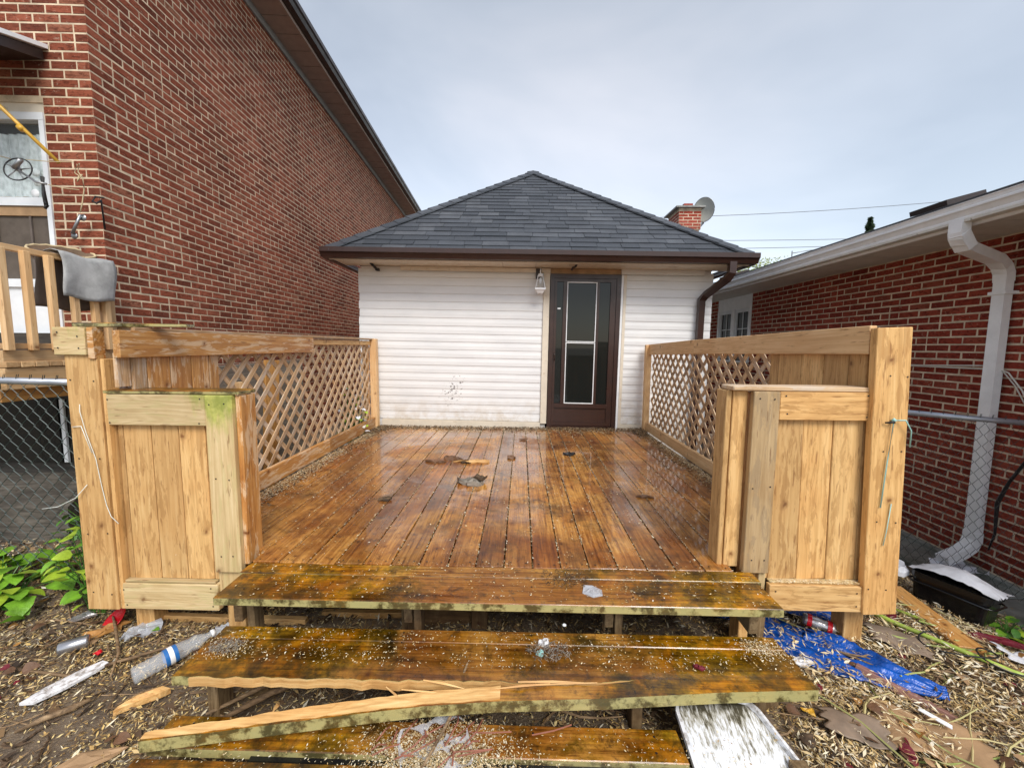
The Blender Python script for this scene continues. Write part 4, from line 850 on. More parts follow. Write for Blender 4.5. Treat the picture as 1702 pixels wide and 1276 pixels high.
def tree(name, label, x, y, H, Rr, conif, mat, n):
    T = thing(name, label, 'tree', (x, y, 0)); ORG[T.name] = Vector((x, y, 0)); rr = random.Random(int(abs(x*10)))
    part('trunk', MB().tube([(x, y, -.3), (x+.1, y, H*.5), (x, y, H*(.97 if conif else .8))], H*.022, 7, scales=[1, .7, .15]), m_bark, T)
    mb = MB()
    for i in range(n):
        if conif: z = H*(.15+.85*rr.random()**.5); rmx = Rr*(1.02-z/H); a = rr.random()*6.28; q = rmx*rr.random()**.4*(.75+.25*math.sin(z*9)); p = Vector((x+q*math.cos(a), y+q*math.sin(a), z))
        else:
            v = Vector((rr.gauss(0, 1), rr.gauss(0, 1), rr.gauss(0, 1))).normalized()*(rr.random()**.35); p = Vector((x, y, H*.65))+Vector((v.x*Rr, v.y*Rr, v.z*H*.38)); p += Vector((1, 1, 1))*.5*mnoise.noise(p*.8)
        s_ = rr.uniform(.06, .16)*(H/9); t1 = Vector((rr.gauss(0, 1), rr.gauss(0, 1), rr.gauss(0, 1))).normalized(); t2 = t1.orthogonal().normalized()
        mb.add([p-t1*s_, p+t2*s_*.5, p+t1*s_, p-t2*s_*.5], [(0, 1, 2, 3)])
    part('crown', mb, mat, T)
tree('conifer_tree', 'small dark conifer tip showing above the bungalow roof', 29.7, 36, 12.7, 3.6, True, m_conif, 7000)
tree('spring_tree', 'pale green tree seen in the gap between the two roofs', 13.0, 22.5, 6.3, 2.2, False, m_spring, 9000)
single('antenna_pole', MB().tube([(24.6, 38, 5), (24.6, 38, 10.4)], .05, 5).tube([(24.6, 38, 10.2), (26.4, 38, 10.5)], .03, 4), m_lead, 'thin antenna pole far beyond the gap between the roofs', 'antenna')

# ================================================================== STRINGS, CABLES
single('white_string', MB().tube([(-2.19, YP-.055, 1.275), (-2.185, YP-.062, 1.24), (-2.165, YP-.06, 1.13), (-2.13, YP-.058, 1.0), (-2.115, YP-.056, .86), (-2.10, YP-.055, .76), (-2.08, YP-.056, .70), (-2.04, YP-.06, .665)], .0017, 5).tube([(-2.24, YP-.055, 1.16), (-2.19, YP-.058, 1.165), (-2.15, YP-.056, 1.03)], .002, 4), m_string, 'thin white string tied to the tall left post', 'string')
single('white_twine', MB().tube([(-2.19, YP-.055, .865), (-2.24, YP-.07, .80), (-2.33, YP-.075, .755), (-2.42, YP-.07, .74)], .0018, 5), m_string, 'short white twine sticking out left from the left post', 'cord')
single('teal_string', MB().tube([(1.760, YP-.015-.053, 1.25), (1.755, YP-.015-.06, 1.24), (1.745, YP-.015-.058, 1.05), (1.735, YP-.015-.056, .82)], .0028, 5).tube([(1.755, YP-.015-.053, 1.245), (1.795, YP-.015-.075, 1.25), (1.830, YP-.015-.07, 1.20), (1.840, YP-.015-.06, 1.12)], .003, 5).tube([(1.785, YP-.015-.056, .84), (1.775, YP-.015-.056, .70), (1.765, YP-.015-.056, .63)], .0025, 4).lathe([(0, -.01), (.012, 0), (0, .012)], 8, Matrix.Translation((1.755, YP-.015-.06, 1.247))), m_teal, 'pale teal string knotted on a nail in the tall right post', 'string')
single('bent_nail', MB().tube([(1.715, YP-.015-.06, 1.235), (1.745, YP-.015-.075, 1.24), (1.765, YP-.015-.04, 1.245)], .004, 5), m_wire, 'rusty nail holding the teal string on the right post', 'nail')
single('house_cable', MB().tube([(3.86, 6.0, 1.42), (3.86, 4.5, 1.40), (3.86, 3.9, 1.43), (3.86, 3.38, 1.45), (3.86, 3.25, 1.40), (3.86, 3.15, 1.27), (3.86, 3.06, 1.08), (3.86, 2.9, .95)], .006, 5).tube([(3.865, 6.0, 1.40), (3.865, 4.2, 1.415), (3.865, 3.3, 1.42), (3.865, 3.2, 1.30), (3.865, 3.10, 1.12)], .005, 5), m_soffw, 'pale cable running along the bungalow brick behind the downspout', 'cable')
single('hanging_cable', MB().tube([(3.80, 2.9, 1.0), (3.84, 3.05, .75), (3.84, 3.14, .55), (3.84, 3.20, .35), (3.84, 3.19, .10), (3.84, 3.22, -.05)], .011, 6, scales=[1, 1, 1, 1.3, .8, .5]), m_wire, 'black cable hanging down the bungalow brick right of the downspout', 'cable')

# ================================================================== SCATTERED STUFF
def flakes(name, pts, smin, smax, mat, tilt=.5, asp=(1.4, 3.2), seed=1, parent=None):
    rs = np.random.default_rng(seed); P = np.array(pts); n = len(P); s_ = rs.uniform(smin, smax, n); a = rs.uniform(0, 2*np.pi, n); k = rs.uniform(*asp, n)
    t1 = rs.uniform(-tilt, tilt, n); t2 = rs.uniform(-tilt, tilt, n)
    u = np.stack([np.cos(a), np.sin(a), t1], 1)*s_[:, None]; v = np.stack([-np.sin(a), np.cos(a), t2], 1)*(s_/k)[:, None]
    c = rs.uniform(.3, .9, (n, 1))
    V = np.stack([P-u, P+v*c, P+u, P-v*c], 1).reshape(-1, 3); F = np.arange(4*n).reshape(n, 4)
    me = bpy.data.meshes.new(name); me.vertices.add(4*n); me.vertices.foreach_set('co', V.ravel()); me.loops.add(4*n); me.loops.foreach_set('vertex_index', F.ravel().astype(np.int32))
    me.polygons.add(n); me.polygons.foreach_set('loop_start', (np.arange(n)*4).astype(np.int32)); me.update(calc_edges=True); me.materials.append(mat)
    o = link(name, me, parent); tag(o, kind='stuff'); return o
rg = random.Random(77)
def bare(x, y):   # trodden bare soil left of the steps
    return math.exp(-(((x+1.95)/.36)**2+((y-1.42)/.20)**2))+.9*math.exp(-(((x+1.65)/.3)**2+((y-1.62)/.10)**2))
pts = []; tries = 0
while len(pts) < 190000:
    x = rg.uniform(-4.4, 3.6); y = rg.uniform(.85, 3.2); d = .5
    if x > 1.0: d = .95
    if x > 1.0 and y > 2.4: d = .45
    if x < -1.3: d = .8*(1-.85*min(1, bare(x, y)))
    if x < -2.6 and y > 2.4: d = .12
    if x > 3.4: d = .15
    if -1.4 < x < 1.1: d = .25
    d *= .55+.9*max(0, mnoise.noise(Vector((x*2.3, y*2.3, 1)))+.35)
    if rg.random() < d: pts.append((x, y, G(x, y)+rg.uniform(.0, .022)))
tag(flakes('wood_chip_litter', pts, .0035, .0135, m_chip, .5, (1.3, 5), 2), 'pale wood chips and shreds strewn over the soil around the steps', 'wood chips')
pts = []
while len(pts) < 32000:
    x = rg.uniform(-4.4, 3.5); y = rg.uniform(.9, 3.2)
    if x > 1.05 and mnoise.noise(Vector((x*3.1, y*3.1, 9))) > -.05 or rg.random() < .2*(1-min(1, bare(x, y))): pts.append((x, y, G(x, y)+rg.uniform(.005, .03)))
for i in range(9000):
    x = rg.uniform(1.15, 3.1); y = rg.uniform(1.05, 2.5)
    if mnoise.noise(Vector((x*4, y*4, 3))) > -.08: pts.append((x, y, G(x, y)+rg.uniform(.03, .06)))
tag(flakes('sawdust_litter', pts, .006, .022, m_seed, .5, (2, 6), 3), 'drifts of pale shredded wood among the debris', 'wood shreds')
pts = []
while len(pts) < 14000:
    x = rg.uniform(-4.4, 3.5); y = rg.uniform(.9, 5)
    if rg.random() < .35+.65*(y > 1.9): pts.append((x, y, G(x, y)+rg.uniform(.0, .02)))
tag(flakes('leaf_litter', pts, .010, .034, m_mulch, .6, (1.2, 2.5), 4), 'dark rotting leaf crumbs covering the soil', 'leaf litter')
# husks on the deck boards: in the gaps, along the edges, in a drift at the wall
pts = []
nb = int((XR-XL)/pitch)+1
for i in range(24000):
    m_ = rg.random(); y = 1.66+3.6*rg.random()**.8
    if m_ < .42: x = XL+.0*pitch+pitch*rg.randrange(nb)-.003+rg.gauss(0, .005); z = D+rg.uniform(-.010, .006)

    elif m_ < .66: x = rg.uniform(XL, XR); y = 5.34-abs(rg.gauss(0, .20)); z = D+rg.uniform(.002, .018)
    elif m_ < .82: sd__ = rg.choice((0, 1)); x = (XL+.01+abs(rg.gauss(0, .09))) if sd__ else (XR-.01-abs(rg.gauss(0, .07))); z = D+rg.uniform(.002, .02); y = 2.05+3.2*rg.random()
    else:
        x = .45+rg.gauss(0, .5) if rg.random() < .5 else rg.uniform(XL, XR); z = D+.003
        if mnoise.noise(Vector((x*5, y*5, 6))) < .05: continue
    if XL < x < XR and (y > 1.95 or SX0 < x < SX1): pts.append((x, y, z))
for i in range(9000):
    y = 2.1+3.2*rg.random(); lf = rg.random() < .6; x = (XL+.03+abs(rg.gauss(0, .07))) if lf else (XR-.03-abs(rg.gauss(0, .04)))
    if mnoise.noise(Vector((y*2.5, 0 if lf else 5, 0))) > -.15: pts.append((x, y, D+rg.uniform(.002, .022)))
tag(flakes('deck_husks', pts, .0035, .0085, m_seed, .25, (1.3, 2.6), 5), 'pale seed husks in the deck gaps and along its edges', 'seed husks')
pts = []
for i in range(7000):
    y = 5.33-abs(rg.gauss(0, .10)); x = rg.uniform(XL, XR)
    if rg.random() < .5: x = (XL+.02+abs(rg.gauss(0, .10))) if rg.random() < .6 else (XR-.02-abs(rg.gauss(0, .09))); y = 5.33-abs(rg.gauss(0, .28)) if rg.random() < .45 else 2.1+3.2*rg.random()
    pts.append((x, y, D+rg.uniform(.002, .02)))
tag(flakes('deck_leaf_crumbs', pts, .006, .022, m_mulch, .5, (1.3, 2.6), 6), 'dark leaf crumbs gathered along the wall and lattice rails', 'leaf litter')
pts = []
for i in range(4600):
    q = rg.random(); x = rg.uniform(SX0, SX1)
    if q < .2: y = rg.uniform(1.63, 1.93); z = D+.003
    elif q < .62: y = rg.uniform(1.46, 1.66); z = .314
    else: y = rg.uniform(1.10, 1.39); z = .145
    if mnoise.noise(Vector((x*5, y*9, 2))) > -.05 or rg.random() < .25: pts.append((x, y, z))
for i in range(600): pts.append((SX1-.10+rg.gauss(0, .05), 1.60+rg.gauss(0, .03), .314+abs(rg.gauss(0, .004))))
for i in range(350): pts.append((SX0+.12+rg.gauss(0, .05), 1.53+rg.gauss(0, .025), .314+abs(rg.gauss(0, .004))))
for i in range(7000): a = rg.gauss(0, 1); pts.append((-.28+a*.13, 1.26+rg.gauss(0, .065), .142+abs(rg.gauss(0, .020))*math.exp(-a*a*.4)))
tag(flakes('step_husks', pts, .002, .0062, m_seed, .35, (1.3, 2.4), 7), 'seed husks sprinkled over the wet steps', 'seed husks')
# ledges
pts = [(rg.uniform(1.26, 1.73), YP-.03+rg.uniform(-.022, .015), .419) for i in range(420)]
tag(flakes('ledge_husks', pts, .003, .007, m_seed, .3, (1.3, 2.4), 8), 'husks on the bottom ledge of the right panel', 'seed husks')
# dark lint clumps on the steps
def lint(cx, cy, z, r_, n, seed, mat, label):
    rr = random.Random(seed); mb = MB()
    for i in range(n):
        a = rr.random()*6.28; q = r_*rr.random()**.6; p = Vector((cx+q*math.cos(a), cy+q*.6*math.sin(a), z+.004+rr.random()*.014)); d1 = Vector((rr.uniform(-1, 1), rr.uniform(-1, 1), rr.uniform(-.2, .4)))*.018
        mb.tube([p, p+d1*.6+Vector((0, 0, .004)), p+d1], .0011, 3, smooth=False)
    tag(part('lint_clump', mb, mat), label, 'debris')
lint(-1.22, 1.53, .31, .07, 160, 1, m_grey, 'grey stringy clump of debris at the left end of the second step')
lint(.13, 1.55, .31, .09, 220, 2, m_grey, 'grey stringy clump of debris in the middle of the second step')
lint(.22, 1.80, D, .12, 160, 3, m_bark, 'dark stringy clump of debris on the top step beside the plastic scrap')
# twigs
def twigs(name, n, region, lmin, lmax, rmin, rmax, mat, seed, lb, zoff=.02):
    rr = random.Random(seed); mb = MB()
    for i in range(n):
        x = rr.uniform(region[0], region[1]); y = rr.uniform(region[2], region[3]); L = rr.uniform(lmin, lmax); a = rr.choice((.5, .8, 2.4, -.45, .1))+rr.gauss(0, .4); d1 = Vector((math.cos(a), math.sin(a), 0)); s_ = Vector((-d1.y, d1.x, 0))
        P = []; bend = rr.uniform(-.12, .12); z0 = rr.uniform(.005, zoff)
        for k in range(5):
            t = k/4-.5; p = Vector((x, y, 0))+d1*L*t+s_*(bend*L*(1-4*t*t)+rr.uniform(-.006, .006)); p.z = G(p.x, p.y)+z0+abs(t)*zoff*rr.uniform(-.3, 1); P.append(p)
        r_ = rr.uniform(rmin, rmax); mb.tube(P, r_, 4, scales=[.9, 1, .85, .7, .35], smooth=False)
    tag(part(name, mb, mat), lb, 'twigs', kind='stuff')
twigs('twig_litter', 90, (-3.0, -1.5, 1.5, 2.4), .10, .45, .002, .006, m_twig, 1, 'dry twigs tangled on the soil left of the steps')
twigs('twig_litter', 80, (-1.3, 1.1, 1.42, 1.95), .10, .40, .003, .007, m_twig, 2, 'dry twigs lying in the dark under the steps', .03)
twigs('twig_litter', 200, (1.2, 3.2, 1.0, 2.7), .12, .5, .002, .007, m_twig, 3, 'dry twigs and stalks scattered right of the steps', .035)
twigs('bark_litter', 110, (1.1, 3.3, 1.0, 2.7), .06, .22, .006, .014, m_bark, 4, 'dark bark strips scattered right of the steps', .02)
twigs('bark_litter', 60, (-3.1, -1.4, 1.0, 2.4), .05, .16, .005, .010, m_bark, 5, 'dark bark strips scattered left of the steps', .015)
twigs('stalk_litter', 70, (1.3, 3.1, 1.3, 2.5), .2, .6, .003, .006, chipmat('straw_stalk', [(0, (.30, .30, .10)), (.5, (.5, .42, .2)), (1, (.25, .32, .07))]), 6, 'greenish dry stalks among the debris on the right', .04)

def slab_blob(name, outline, z, T, mat, label, cat, seed=0, rough=.004, group=None, lift=None):
    """irregular flat piece: outline polygon (world x, y), thickness T, rumpled top"""
    rr = random.Random(seed); n = len(outline); cx = sum(p[0] for p in outline)/n; cy = sum(p[1] for p in outline)/n
    rings = []; 
    for k in (1, .66, .33): rings.append([Vector((cx+(p[0]-cx)*k+rr.uniform(-rough, rough)*.5, cy+(p[1]-cy)*k, z+T+rr.uniform(-rough, rough)+(lift(p[0], p[1]) if lift else 0)*k)) for p in outline])
    base = [Vector((p.x, p.y, p.z-T)) for p in rings[0]]
    vs = rings[0]+rings[1]+rings[2]+[Vector((cx, cy, z+T+rough))]+base; fs = []
    for j in range(2):
        for i in range(n): fs.append((j*n+i, j*n+(i+1) % n, (j+1)*n+(i+1) % n, (j+1)*n+i))
    for i in range(n): fs.append((2*n+i, 2*n+(i+1) % n, 3*n)); fs.append((3*n+1+i, 3*n+1+(i+1) % n, (i+1) % n, i))
    fs.append(tuple(reversed(range(3*n+1, 4*n+1))))
    return single(name, MB().add(vs, fs), mat, label, cat, group)
def oval(cx, cy, a, b, ang, n=12, seed=0, irr=.25):
    rr = random.Random(seed); o = []
    for k in range(n):
        t = 2*math.pi*k/n; q = 1+rr.uniform(-irr, irr); x = a*q*math.cos(t); y = b*q*math.sin(t); o.append((cx+x*math.cos(ang)-y*math.sin(ang), cy+x*math.sin(ang)+y*math.cos(ang)))
    return o
# deck debris
slab_blob('bark_fragment', oval(-.80, 3.68, .10, .03, -.25, 12, 1), D+.003, .012, m_bleaf, 'reddish brown bark piece, left of the row on the deck', 'bark', 1, .012)
slab_blob('bark_fragment', oval(-.64, 3.76, .12, .05, -.5, 14, 2, .4), D+.003, .014, m_bleaf, 'ragged brown bark piece, middle of the row on the deck', 'bark', 2, .018)
slab_blob('bark_fragment', oval(-.44, 3.70, .16, .035, .0, 14, 3, .4), D+.003, .012, m_split, 'long pale splintered bark piece, right of the row on the deck', 'bark', 3, .012)
slab_blob('bark_fragment', oval(-.52, 3.66, .07, .02, -.3, 10, 31, .4), D+.003, .008, m_bark, 'small dark bark sliver in the row of bark on the deck', 'bark', 3, .012)
slab_blob('bark_chunk', oval(-.37, 3.10, .11, .075, -.2, 14, 4, .35), D+.003, .028, m_grey, 'charred grey bark chunk lying in the middle of the deck', 'bark', 4, .02)
slab_blob('bark_chunk', oval(-.33, 3.14, .06, .045, .5, 12, 41, .35), D+.03, .02, m_bark, 'black flake sitting on the charred bark chunk', 'bark', 4, .015)
slab_blob('dead_leaf', oval(-.96, 2.735, .045, .025, .2, 10, 5), D+.004, .010, m_bark, 'dark curled leaf alone on the left side of the deck', 'leaf', 5, .008)
slab_blob('dead_leaf', oval(-.09, 3.85, .035, .05, -.5, 10, 6), D+.004, .008, m_bleaf, 'small brown leaf standing near the deck centre', 'leaf', 6, .02)
slab_blob('dead_leaf', oval(.92, 2.86, .07, .018, -.1, 10, 7), D+.004, .012, m_bleaf, 'long curled brown leaf on the right side of the deck', 'leaf', 7, .01)
slab_blob('dead_leaf', oval(.50, 3.98, .06, .03, -.4, 10, 8), D+.004, .02, m_wire, 'blackened leaf with stalk near the door end of the deck', 'leaf', 8, .015)
slab_blob('dead_leaf', oval(.04, 4.62, .05, .02, -.1, 10, 9), D+.004, .01, m_bleaf, 'small brown leaf farthest back on the deck', 'leaf', 8, .01)
slab_blob('dead_leaf', oval(.72, 1.49, .022, .010, -.5, 8, 10), .313, .008, m_maroon, 'tiny reddish curled leaf on the second step', 'leaf', 8, .006)
slab_blob('plastic_scrap', [(.285, 1.70), (.30, 1.75), (.34, 1.755), (.375, 1.73), (.37, 1.68), (.33, 1.67)], D+.002, .003, m_film, 'clear crumpled plastic scrap on the top step', 'plastic scrap', 9, .006)
slab_blob('lint_tuft', oval(.11, 1.60, .022, .016, 0, 9, 11), .312, .015, m_foam, 'white fluffy tuft on the second step, larger of two', 'fluff', 9, .008); slab_blob('lint_tuft', oval(.09, 1.545, .016, .012, 0, 9, 12), .312, .01, m_teal, 'small greenish tuft on the second step', 'fluff', 9, .006)
# six-pack ring web on the bottom step
rw = MB(); cc = [(-.085, -.045, .040), (.0, -.05, .038), (.088, -.042, .040), (-.08, .048, .040), (.008, .042, .038), (.09, .05, .038), (-.042, .0, .012), (.045, .0, .012)]
nx_, ny_ = 96, 72; W2, H2 = .135, .098; ca, sa = math.cos(.45), math.sin(.45); ok = {}; vi = {}; vv = []
def rp_(u, v):
    x = -.29+u*ca-v*sa*.8; y = 1.275+u*sa*.55+v*ca*.9; return (x, y, .165+.28*max(0, y-1.26)+.012*mnoise.noise(Vector((u*22, v*22, 3)))+.006*math.sin(u*40))
ff = []
for j in range(ny_):
    for i in range(nx_):
        u = (i+.5)/nx_*2*W2-W2; v = (j+.5)/ny_*2*H2-H2; hole = any(((u-p)/1.12)**2+(v-q)**2 < r*r*(.96+.2*mnoise.noise(Vector((u*30, v*30, 1)))) for p, q, r in cc)
        edge = (abs(u)/W2)**5+(abs(v)/H2)**5 > .93+.10*mnoise.noise(Vector((u*25, v*25, 7)))
        if hole or edge: continue
        q4 = []
        for di, dj in ((0, 0), (1, 0), (1, 1), (0, 1)):
            k = (i+di, j+dj)
            if k not in vi: vi[k] = len(vv); vv.append(rp_(k[0]/nx_*2*W2-W2, k[1]/ny_*2*H2-H2))
            q4.append(vi[k])
        ff.append(q4)
rw.add(vv, ff, True)
single('six_pack_ring', rw, m_film, 'white plastic six pack ring web lying on the bottom step', 'plastic ring')
mb = MB(); rr = random.Random(8)
for i in range(26):
    p = Vector((-.28+rr.gauss(0, .15), 1.27+rr.gauss(0, .06), .155+rr.random()*.04)); a = rr.uniform(-.4, 1.6); L = rr.uniform(.05, .16); mb.tube([p, p+Vector((math.cos(a)*L*.5, math.sin(a)*L*.5, .02)), p+Vector((math.cos(a+.3)*L, math.sin(a+.3)*L, .0))], .003, 4, smooth=False)
single('red_twig_pile', mb, simple('red_twig', (.28, .10, .06), .7), 'heap of thin reddish twigs and husks on the bottom step', 'twigs')['kind'] = 'stuff'
single('bare_bramble', MB().tube([(-.20, 1.47, .33), (-.215, 1.44, .30), (-.225, 1.38, .25), (-.26, 1.30, .22), (-.31, 1.2, .19), (-.36, 1.1, .16)], .006, 6, scales=[.6, 1, .9, 1, .9, .6]), m_twig, 'brown bare stem lying over the six pack ring web', 'stem')
single('dark_gap_strip', MB().sweep([(-.95, 1.255, .106), (-.3, 1.25, .104), (.45, 1.26, .106), (.6, 1.26, .10)], rect(.02, .012)), m_blackp, 'black strip added to darken the gap between the boards of the bottom step', 'gap strip')  # black filler, paints the gap between the two boards dark
# white tray lying tilted against the steps
TRY = thing('white_tray', 'dirty white plastic tray tilted against the bottom of the steps', 'tray', (.8, 1.35, .15)); ORG[TRY.name] = Vector((.8, 1.35, .15))
def tp(u, v, h=0):   # u across 0..1, v up 0..1
    p = Vector((.62, 1.17, .09)).lerp(Vector((1.06, 1.30, .03)), u); q = Vector((.62, 1.49, .170)).lerp(Vector((.925, 1.50, .165)), u); return p.lerp(q, v)+Vector((0, -.15, 1)).normalized()*h
n_, k_ = 10, 10; vs = [tp(i/n_, j/k_, .002*math.sin(i*2+j)) for j in range(k_+1) for i in range(n_+1)]
o = part('tray_floor', MB().add(vs, [(j*(n_+1)+i, j*(n_+1)+i+1, (j+1)*(n_+1)+i+1, (j+1)*(n_+1)+i) for j in range(k_) for i in range(n_)], True), m_tray, TRY); sm = o.modifiers.new('s', 'SOLIDIFY'); sm.thickness = .004
part('rim', MB().sweep([tp(0, 0, .01), tp(0, .85, .012), tp(.05, .97, .012), tp(.15, 1, .012), tp(.85, 1, .012), tp(.95, .97, .012), tp(1, .85, .012), tp(1, 0, .01)], rect(.006, .010)), m_foam, TRY)

# bottle
def bottle(name, base, tip, r_, label, prof, mat, band=None):
    base = Vector(base); tip = Vector(tip); d = tip-base; L = d.length; M_ = Matrix.Translation(base)@d.to_track_quat('Z', 'Y').to_matrix().to_4x4()
    T = thing(name, label, 'bottle' if 'bottle' in name else 'can', tuple((base+tip)/2)); ORG[T.name] = (base+tip)/2
    part('body', MB().lathe([(a*r_, b*L) for a, b in prof], 24, M_, True), mat, T)
    if band: part('label_band', MB().lathe([(r_*1.03, L*band[0]), (r_*1.035, L*(band[0]+band[1])/2), (r_*1.03, L*band[1])], 24, M_), band[2], T)
    return T, M_, L
T, M_, L = bottle('plastic_bottle', (-1.775, 1.66, G(-1.77, 1.66)+.045), (-1.60, 1.92, .075), .040, 'crushed clear plastic bottle with blue label beside the second step',
       [(.3, 0), (.9, .01), (1, .04), (.9, .08), (1, .12), (.9, .16), (1, .2), (.9, .24), (1, .28), (.92, .32), (1, .36), (1, .55), (.95, .62), (.80, .70), (.9, .78), (.55, .88), (.35, .93), (.35, .98)], m_bottle, (.37, .53, m_blue))
part('cap', MB().lathe([(.0, L*.98), (.018, L*.98), (.018, L*1.03), (0, L*1.03)], 16, M_), m_white, T)
part('label_print', MB().lathe([(.0422, L*.42), (.0424, L*.45), (.0422, L*.48)], 24, M_), m_white, T)
bottle('tin_can', (-2.30, 1.81, G(-2.3, 1.81)+.03), (-2.21, 1.875, .055), .031, 'unlabelled metal can half sunk in litter left of the steps', [(0, 0), (.85, 0), (1, .05), (1, .93), (.9, 1), (0, .98)], m_jar)
T, M_, L = bottle('drink_can', (1.60, 2.155, .07), (1.73, 2.08, .055), .034, 'crushed red and silver drink can lying on the blue tarp', [(0, 0), (.75, 0), (1, .08), (.85, .3), (1, .42), (.78, .6), (.98, .8), (.95, .93), (.7, 1), (0, .98)], m_alum)
for (a, b) in ((.12, .26), (.72, .86)): part('red_band', MB().lathe([(.0346, L*a), (.034, L*(a+b)/2), (.0346, L*b)], 24, M_), m_red, T)
for k in range(3): part('red_mark', MB().box((-.012+k*.012, -.0365, L*.45), (-.005+k*.012, -.033, L*.66)).sweep([(-.014+k*.012, -.035, L*.5), (-.002+k*.012, -.035, L*.6)], rect(.002, .002)), m_red, T) if False else None
# red plate, scraps
RP = MB().lathe([(0, 0), (.045, .002), (.065, .014), (.068, .013), (.046, -.003), (0, -.005)], 24, Matrix.Translation((-2.235, 2.03, G(-2.2, 2.0)+.04))@Matrix.Rotation(rad(35), 4, 'X')@Matrix.Rotation(rad(-20), 4, 'Y'))
single('red_dish', RP, m_red, 'small red plastic dish tilted on twigs left of the steps', 'dish')
slab_blob('torn_cardboard', oval(-2.22, 1.97, .09, .05, .5, 12, 21, .4), .035, .006, m_dleaf, 'torn orange brown cardboard beside the red dish', 'cardboard', 21, .015)
slab_blob('foil_packet', [(-2.50, 2.02), (-2.43, 2.0), (-2.38, 2.07), (-2.45, 2.10)], G(-2.4, 2)+.03, .010, m_alum, 'silvery foil packet on the litter, left of the red dish', 'packet', 22, .006)
slab_blob('foam_strip', [(-2.13, 1.52), (-2.08, 1.53), (-2.03, 1.60), (-1.99, 1.70), (-1.98, 1.75), (-2.02, 1.76), (-2.06, 1.70), (-2.12, 1.60)], G(-2.05, 1.6)+.025, .012, m_foam, 'long dirty white foam strip on the soil at the far left', 'foam')
slab_blob('clear_wrapper', oval(-2.04, 1.97, .08, .05, .6, 14, 24, .4), .03, .006, m_film, 'crumpled clear plastic wrapper by the foot of the left panel', 'plastic wrapper', 24, .025)
slab_blob('cardboard_scrap', [(-1.71, 1.26), (-1.62, 1.27), (-1.53, 1.33), (-1.50, 1.37), (-1.56, 1.37), (-1.66, 1.345)], G(-1.6, 1.3)+.02, .006, m_card, 'brown cardboard scrap lying at the bottom left of the steps', 'cardboard', 25, .006)
slab_blob('wood_knot_piece', [(-1.70, 1.50), (-1.64, 1.54), (-1.57, 1.585), (-1.56, 1.62), (-1.60, 1.625), (-1.66, 1.57), (-1.70, 1.52)], G(-1.6, 1.5)+.01, .025, m_split, 'pale broken wood wedge on the soil left of the fallen strip', 'wood piece', 26, .006)
slab_blob('red_scrap', oval(-2.10, 1.81, .018, .014, 0, 8, 27), .04, .004, m_red, 'tiny red plastic scrap left of the bottle', 'plastic scrap', 27, .005)
slab_blob('crumpled_bag', oval(-1.55, 1.98, .07, .04, .5, 14, 28, .4), .03, .03, m_film, 'crumpled clear bag at the mouth of the plastic bottle', 'plastic bag', 28, .03)
slab_blob('torn_bark_piece', oval(-1.42, 1.23, .10, .04, .6, 12, 29, .4), .0, .02, m_bark, 'dark bark piece against the bottom step at the left', 'bark', 29, .01)
slab_blob('plastic_sheet', oval(-1.22, 1.93, .14, .05, .1, 14, 30, .35), .06, .01, m_film, 'clear plastic sheet crumpled under the top step', 'plastic sheet', 30, .02)
single('branch_piece', MB().tube([(-2.02, 1.42, .02), (-1.95, 1.47, .035), (-1.90, 1.52, .03), (-1.86, 1.56, .035)], .012, 6, scales=[.5, 1, 1.1, .7]), m_twig, 'short stout branch piece on the bare soil at far left', 'branch')
for i, (P, r_, lb) in enumerate(([[(-2.9, 1.62, .03), (-2.5, 1.72, .035), (-2.1, 1.68, .03), (-1.75, 1.86, .05), (-1.62, 1.99, .08)], .007, 'long thin branch lying across the litter left of the steps'], [[(-2.35, 2.12, .04), (-2.15, 1.95, .07), (-1.98, 1.80, .05), (-1.9, 1.68, .03)], .007, 'greenish forked twig beside the tin can'],
        [[(-1.25, 1.43, .05), (-1.05, 1.55, .10), (-.85, 1.7, .08)], .014, 'thick dry branch under the second step'], [[(-1.30, 1.50, .04), (-1.1, 1.62, .08), (-.95, 1.66, .13)], .011, 'upper dry branch under the second step, beside the stringer'], [[(1.95, 1.62, .0), (2.3, 1.7, .05), (2.55, 1.5, .03)], .008, 'curved dry branch at the lower right'],
        [[(2.0, 2.0, .0), (2.4, 1.88, .03), (2.62, 1.68, .02), (2.75, 1.45, .0)], .010, 'long pale branch crossing the debris at the right'])):
    single('dry_branch', MB().tube(P, r_, 6, scales=[.6]+[1]*(len(P)-2)+[.45]), m_twig, lb, 'branch', 'larger dry branches on the ground')
